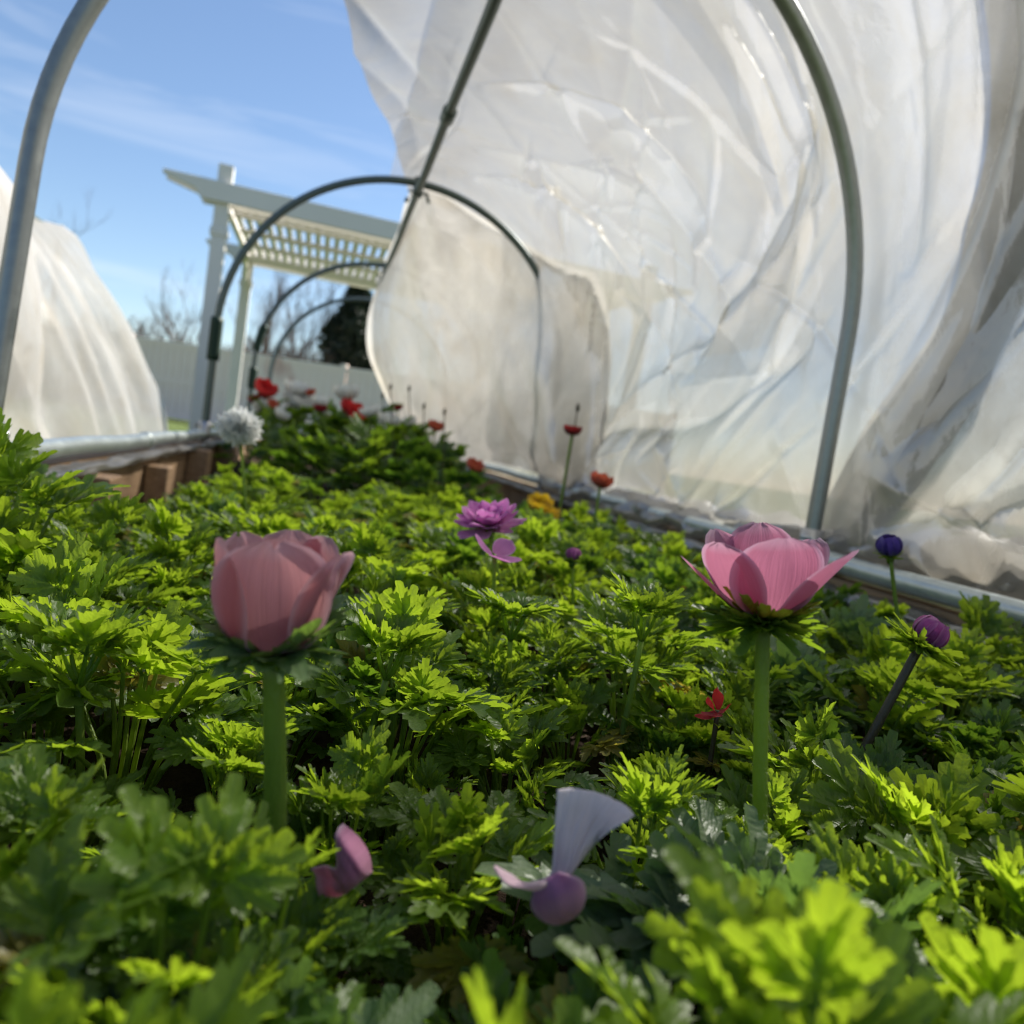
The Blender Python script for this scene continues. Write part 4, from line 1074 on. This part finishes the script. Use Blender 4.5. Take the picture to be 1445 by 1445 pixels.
# ------------------------------------------------------------------ ranunculus at the far end of the bed
def bloom(m, c, r, g, axis=(0, 0, 1), full=True):
    B = frame_to(axis)
    for ly in range(5 if full else 3):
        n = 7; f = 1-ly*.16
        for i in range(n):
            V, Fc, A = petal(2*math.pi*(i+.5*ly)/n+g.uniform(-.1, .1), r*.08, r*1.75*f, r*.62*f, .05+.16*ly+g.uniform(-.1, .1), 1.75+.12*ly, .9, g, nu=6, nv=4)
            m.add(xf(V, B, np.array(c)+B[2]*r*.10*ly*0-B[2]*r*.6), Fc, A)
def ranunculus(x, y, h, sc, flowers, label, seed, nleaf=16, group=None, mat=LEAFD):
    g = random.Random(seed); z0 = soil_z(x, y); h = h*1.18
    root = empty('ranunculus_plant', (x, y, z0), 0, label, 'plant', group)
    fol = MB(); stk = MB()
    for i in range(nleaf):
        az = 2.4*i+g.uniform(-.4, .4); a = (i+.5)/nleaf; hh = h*(.35+.65*(1-a)*g.uniform(.6, 1.1)); rad = .09*sc*(.2+.8*a)*g.uniform(.7, 1.2)
        tip = np.array([rad*math.cos(az), rad*math.sin(az), hh]); P = catmull([(0, 0, 0), tip*.5*np.array([.7, .7, 1.2]), tip], 5); stk.tube(P, [.002]*6, 5, cap=False, A=(.3, .5, .5))
        el = .9-1.0*a+g.uniform(-.3, .3); o_ = np.array([math.cos(az), math.sin(az), 0])
        place_leaf(fol, leaf_local(.05*sc*g.uniform(.7, 1.2), g.uniform(.1, .6), g, 'std', .4), P[-1], o_*math.cos(el)+np.array([0, 0, math.sin(el)]), -o_*math.sin(el)+np.array([0, 0, math.cos(el)]), g.uniform(-.4, .4))
    fol.build('foliage', mat, root); stk.build('stalks', STALK, root)
    for (px, py, rpx, fm) in flowers:
        dep = depth_of((x, y, z0+h)); c = at(px, py, dep)-np.array([x, y, z0]); r = (1.8 if fm is WHITEP else 1.5)*rpx*dep/F
        s = MB(); s.tube(catmull([(c[0]*.3, c[1]*.3, 0), c*np.array([.75, .75, .55]), c], 7), [.0028]*8, 6, A=(.5, .5, .5)); st = s.build('flower_stem', STALK, root)
        b = MB(); bloom(b, c, r, g, (g.gauss(0, .25), g.gauss(0, .25)-.15, 1)); b.build('bloom', fm, root)
    return root
def ran_at(px, dep, h, sc, flowers, label, seed, nleaf=16, group=None, mat=LEAFD):
    p = at(px, 620, dep); return ranunculus(float(p[0]), float(p[1]), h, sc, flowers, label, seed, nleaf, group, mat)
ran_at(378, 3.2, .26, 1.3, [(375, 549, 10, REDP), (364, 563, 8, OXBLOOD), (371, 573, 7, WHITEP)], 'leafy ranunculus with one bright red bloom at the left end of the far clump', 501, 18, mat=LEAF)
ran_at(425, 3.3, .25, 1.4, [(419, 547, 9, WHITEP), (421, 563, 11, WHITEP), (434, 569, 9, WHITEP), (437, 553, 5, CORAL)], 'leafy ranunculus with three white blooms in the far clump', 502, 18, mat=LEAF)
ran_at(497, 2.9, .25, 1.5, [(496, 576, 10, REDP), (505, 584, 10, REDP), (489, 554, 9, WHITEP), (501, 604, 7, WHITEP)], 'dark leafy ranunculus with a pair of scarlet blooms in the far clump', 503, 22)
ran_at(548, 2.7, .24, 1.5, [(548, 592, 8, WHITEP), (522, 580, 7, WHITEP), (452, 576, 6, OXBLOOD)], 'dark leafy ranunculus with a small white bloom in front of the far fence', 504, 22)
ran_at(455, 3.0, .25, 1.3, [(452, 566, 6, WHITEP), (463, 590, 6, CORAL), (440, 600, 5, WHITEP)], 'leafy ranunculus with small white and coral blooms between the white and scarlet ones', 510, 14)
ran_at(395, 2.9, .20, 1.2, [(398, 585, 6, WHITEP), (385, 570, 5, CORAL)], 'leafy ranunculus with one small coral and one small white bloom left in the clump', 511, 14, mat=LEAF)
ran_at(575, 2.9, .24, 1.3, [(575, 598, 7, WHITEP), (562, 575, 4, OXBLOOD)], 'dark ranunculus with a white and a dark red bloom under the hanging flap edge', 512, 14)
ran_at(612, 2.5, .21, 1.4, [(615, 601, 7, CORAL), (590, 622, 4, OXBLOOD)], 'dark leafy ranunculus with one small coral bloom below the hanging film flap', 505, 20)
ran_at(668, 2.3, .15, 1.1, [(670, 657, 8, CORAL)], 'low ranunculus with one faded coral bloom near the right rail', 506, 14)
ran_at(803, 1.75, .11, .8, [(808, 607, 8, OXBLOOD)], 'ranunculus with a dark red bud on a tall bare stem against the film', 507, 12)
ran_at(858, 1.55, .10, .9, [(848, 678, 10, CORAL)], 'low bushy ranunculus with an orange-coral bloom by the right rail', 508, 16)
ran_at(768, 1.6, .07, .6, [(762, 711, 11, YELLOWP), (774, 727, 10, YELLOWP)], 'low plant with two yellow blooms in the middle distance', 509, 8)
g6 = random.Random(77); k = 0
for (px, dep, h, sc) in ((400, 2.5, .17, 1.2), (440, 2.4, .18, 1.4), (480, 2.35, .19, 1.5), (520, 2.3, .18, 1.5), (560, 2.3, .19, 1.4), (600, 2.2, .15, 1.2), (460, 2.9, .24, 1.5), (530, 3.1, .26, 1.4), (580, 3.0, .25, 1.3), (350, 2.9, .18, 1.1), (395, 3.7, .26, 1.4), (470, 3.8, .28, 1.5), (545, 3.9, .27, 1.4), (640, 2.6, .17, 1.1), (700, 2.2, .10, .9), (640, 1.95, .08, .9), (560, 1.95, .08, .9), (740, 1.9, .09, .9), (600, 3.4, .25, 1.3)):
    ran_at(px, dep, h*(.85+.3*g6.random()), sc*.9, [], 'leafy ranunculus without a bloom in the far clump', 600+k, 13, 'bloomless ranunculus in the far clump', LEAFD if px > 410 and k % 3 else LEAF); k += 1
# thin dry seed stalks standing above the far clump
for i, (px, py, dep, fp) in enumerate(((551, 548, 2.6, 556), (577, 550, 2.6, 580), (627, 583, 2.4, 624), (540, 560, 2.7, 545), (598, 575, 2.5, 600), (815, 578, 1.8, 803))):
    c = at(px, py, dep); f = at(fp, 660, dep); foot = c+(f-c)*((-.152-c[2])/(f-c)[2])
    rt = empty('seed_stalk', foot, 0, 'thin stalk with a small dark seed head standing above the far clump', 'plant', 'dark seed stalks above the far clump')
    child_local(rt, (lambda s: (s.tube(stem_path(foot, c, (.004*math.sin(i), 0), 6), .0018, 6), s.build('stem', DARKSTALK, None))[1])(MB()))
    s = MB(); s.tube([c+np.array([0, 0, q]) for q in (-.006, -.002, .006, .012, .016)], [.0015, .0045, .005, .003, .001], 8); child_local(rt, s.build('seed_head', DARKSTALK, None))

# ------------------------------------------------------------------ render settings
SC.view_settings.view_transform = 'Standard'; SC.view_settings.look = 'None'; SC.view_settings.exposure = 1.64; SC.view_settings.gamma = 1
SC.render.engine = 'CYCLES'
cy = SC.cycles; cy.max_bounces = 6; cy.diffuse_bounces = 4; cy.transmission_bounces = 3; cy.transparent_max_bounces = 10; cy.glossy_bounces = 2
cy.filter_width = 1.1; cy.use_denoising = True; cy.sample_clamp_indirect = 6; cy.caustics_reflective = False; cy.caustics_refractive = False
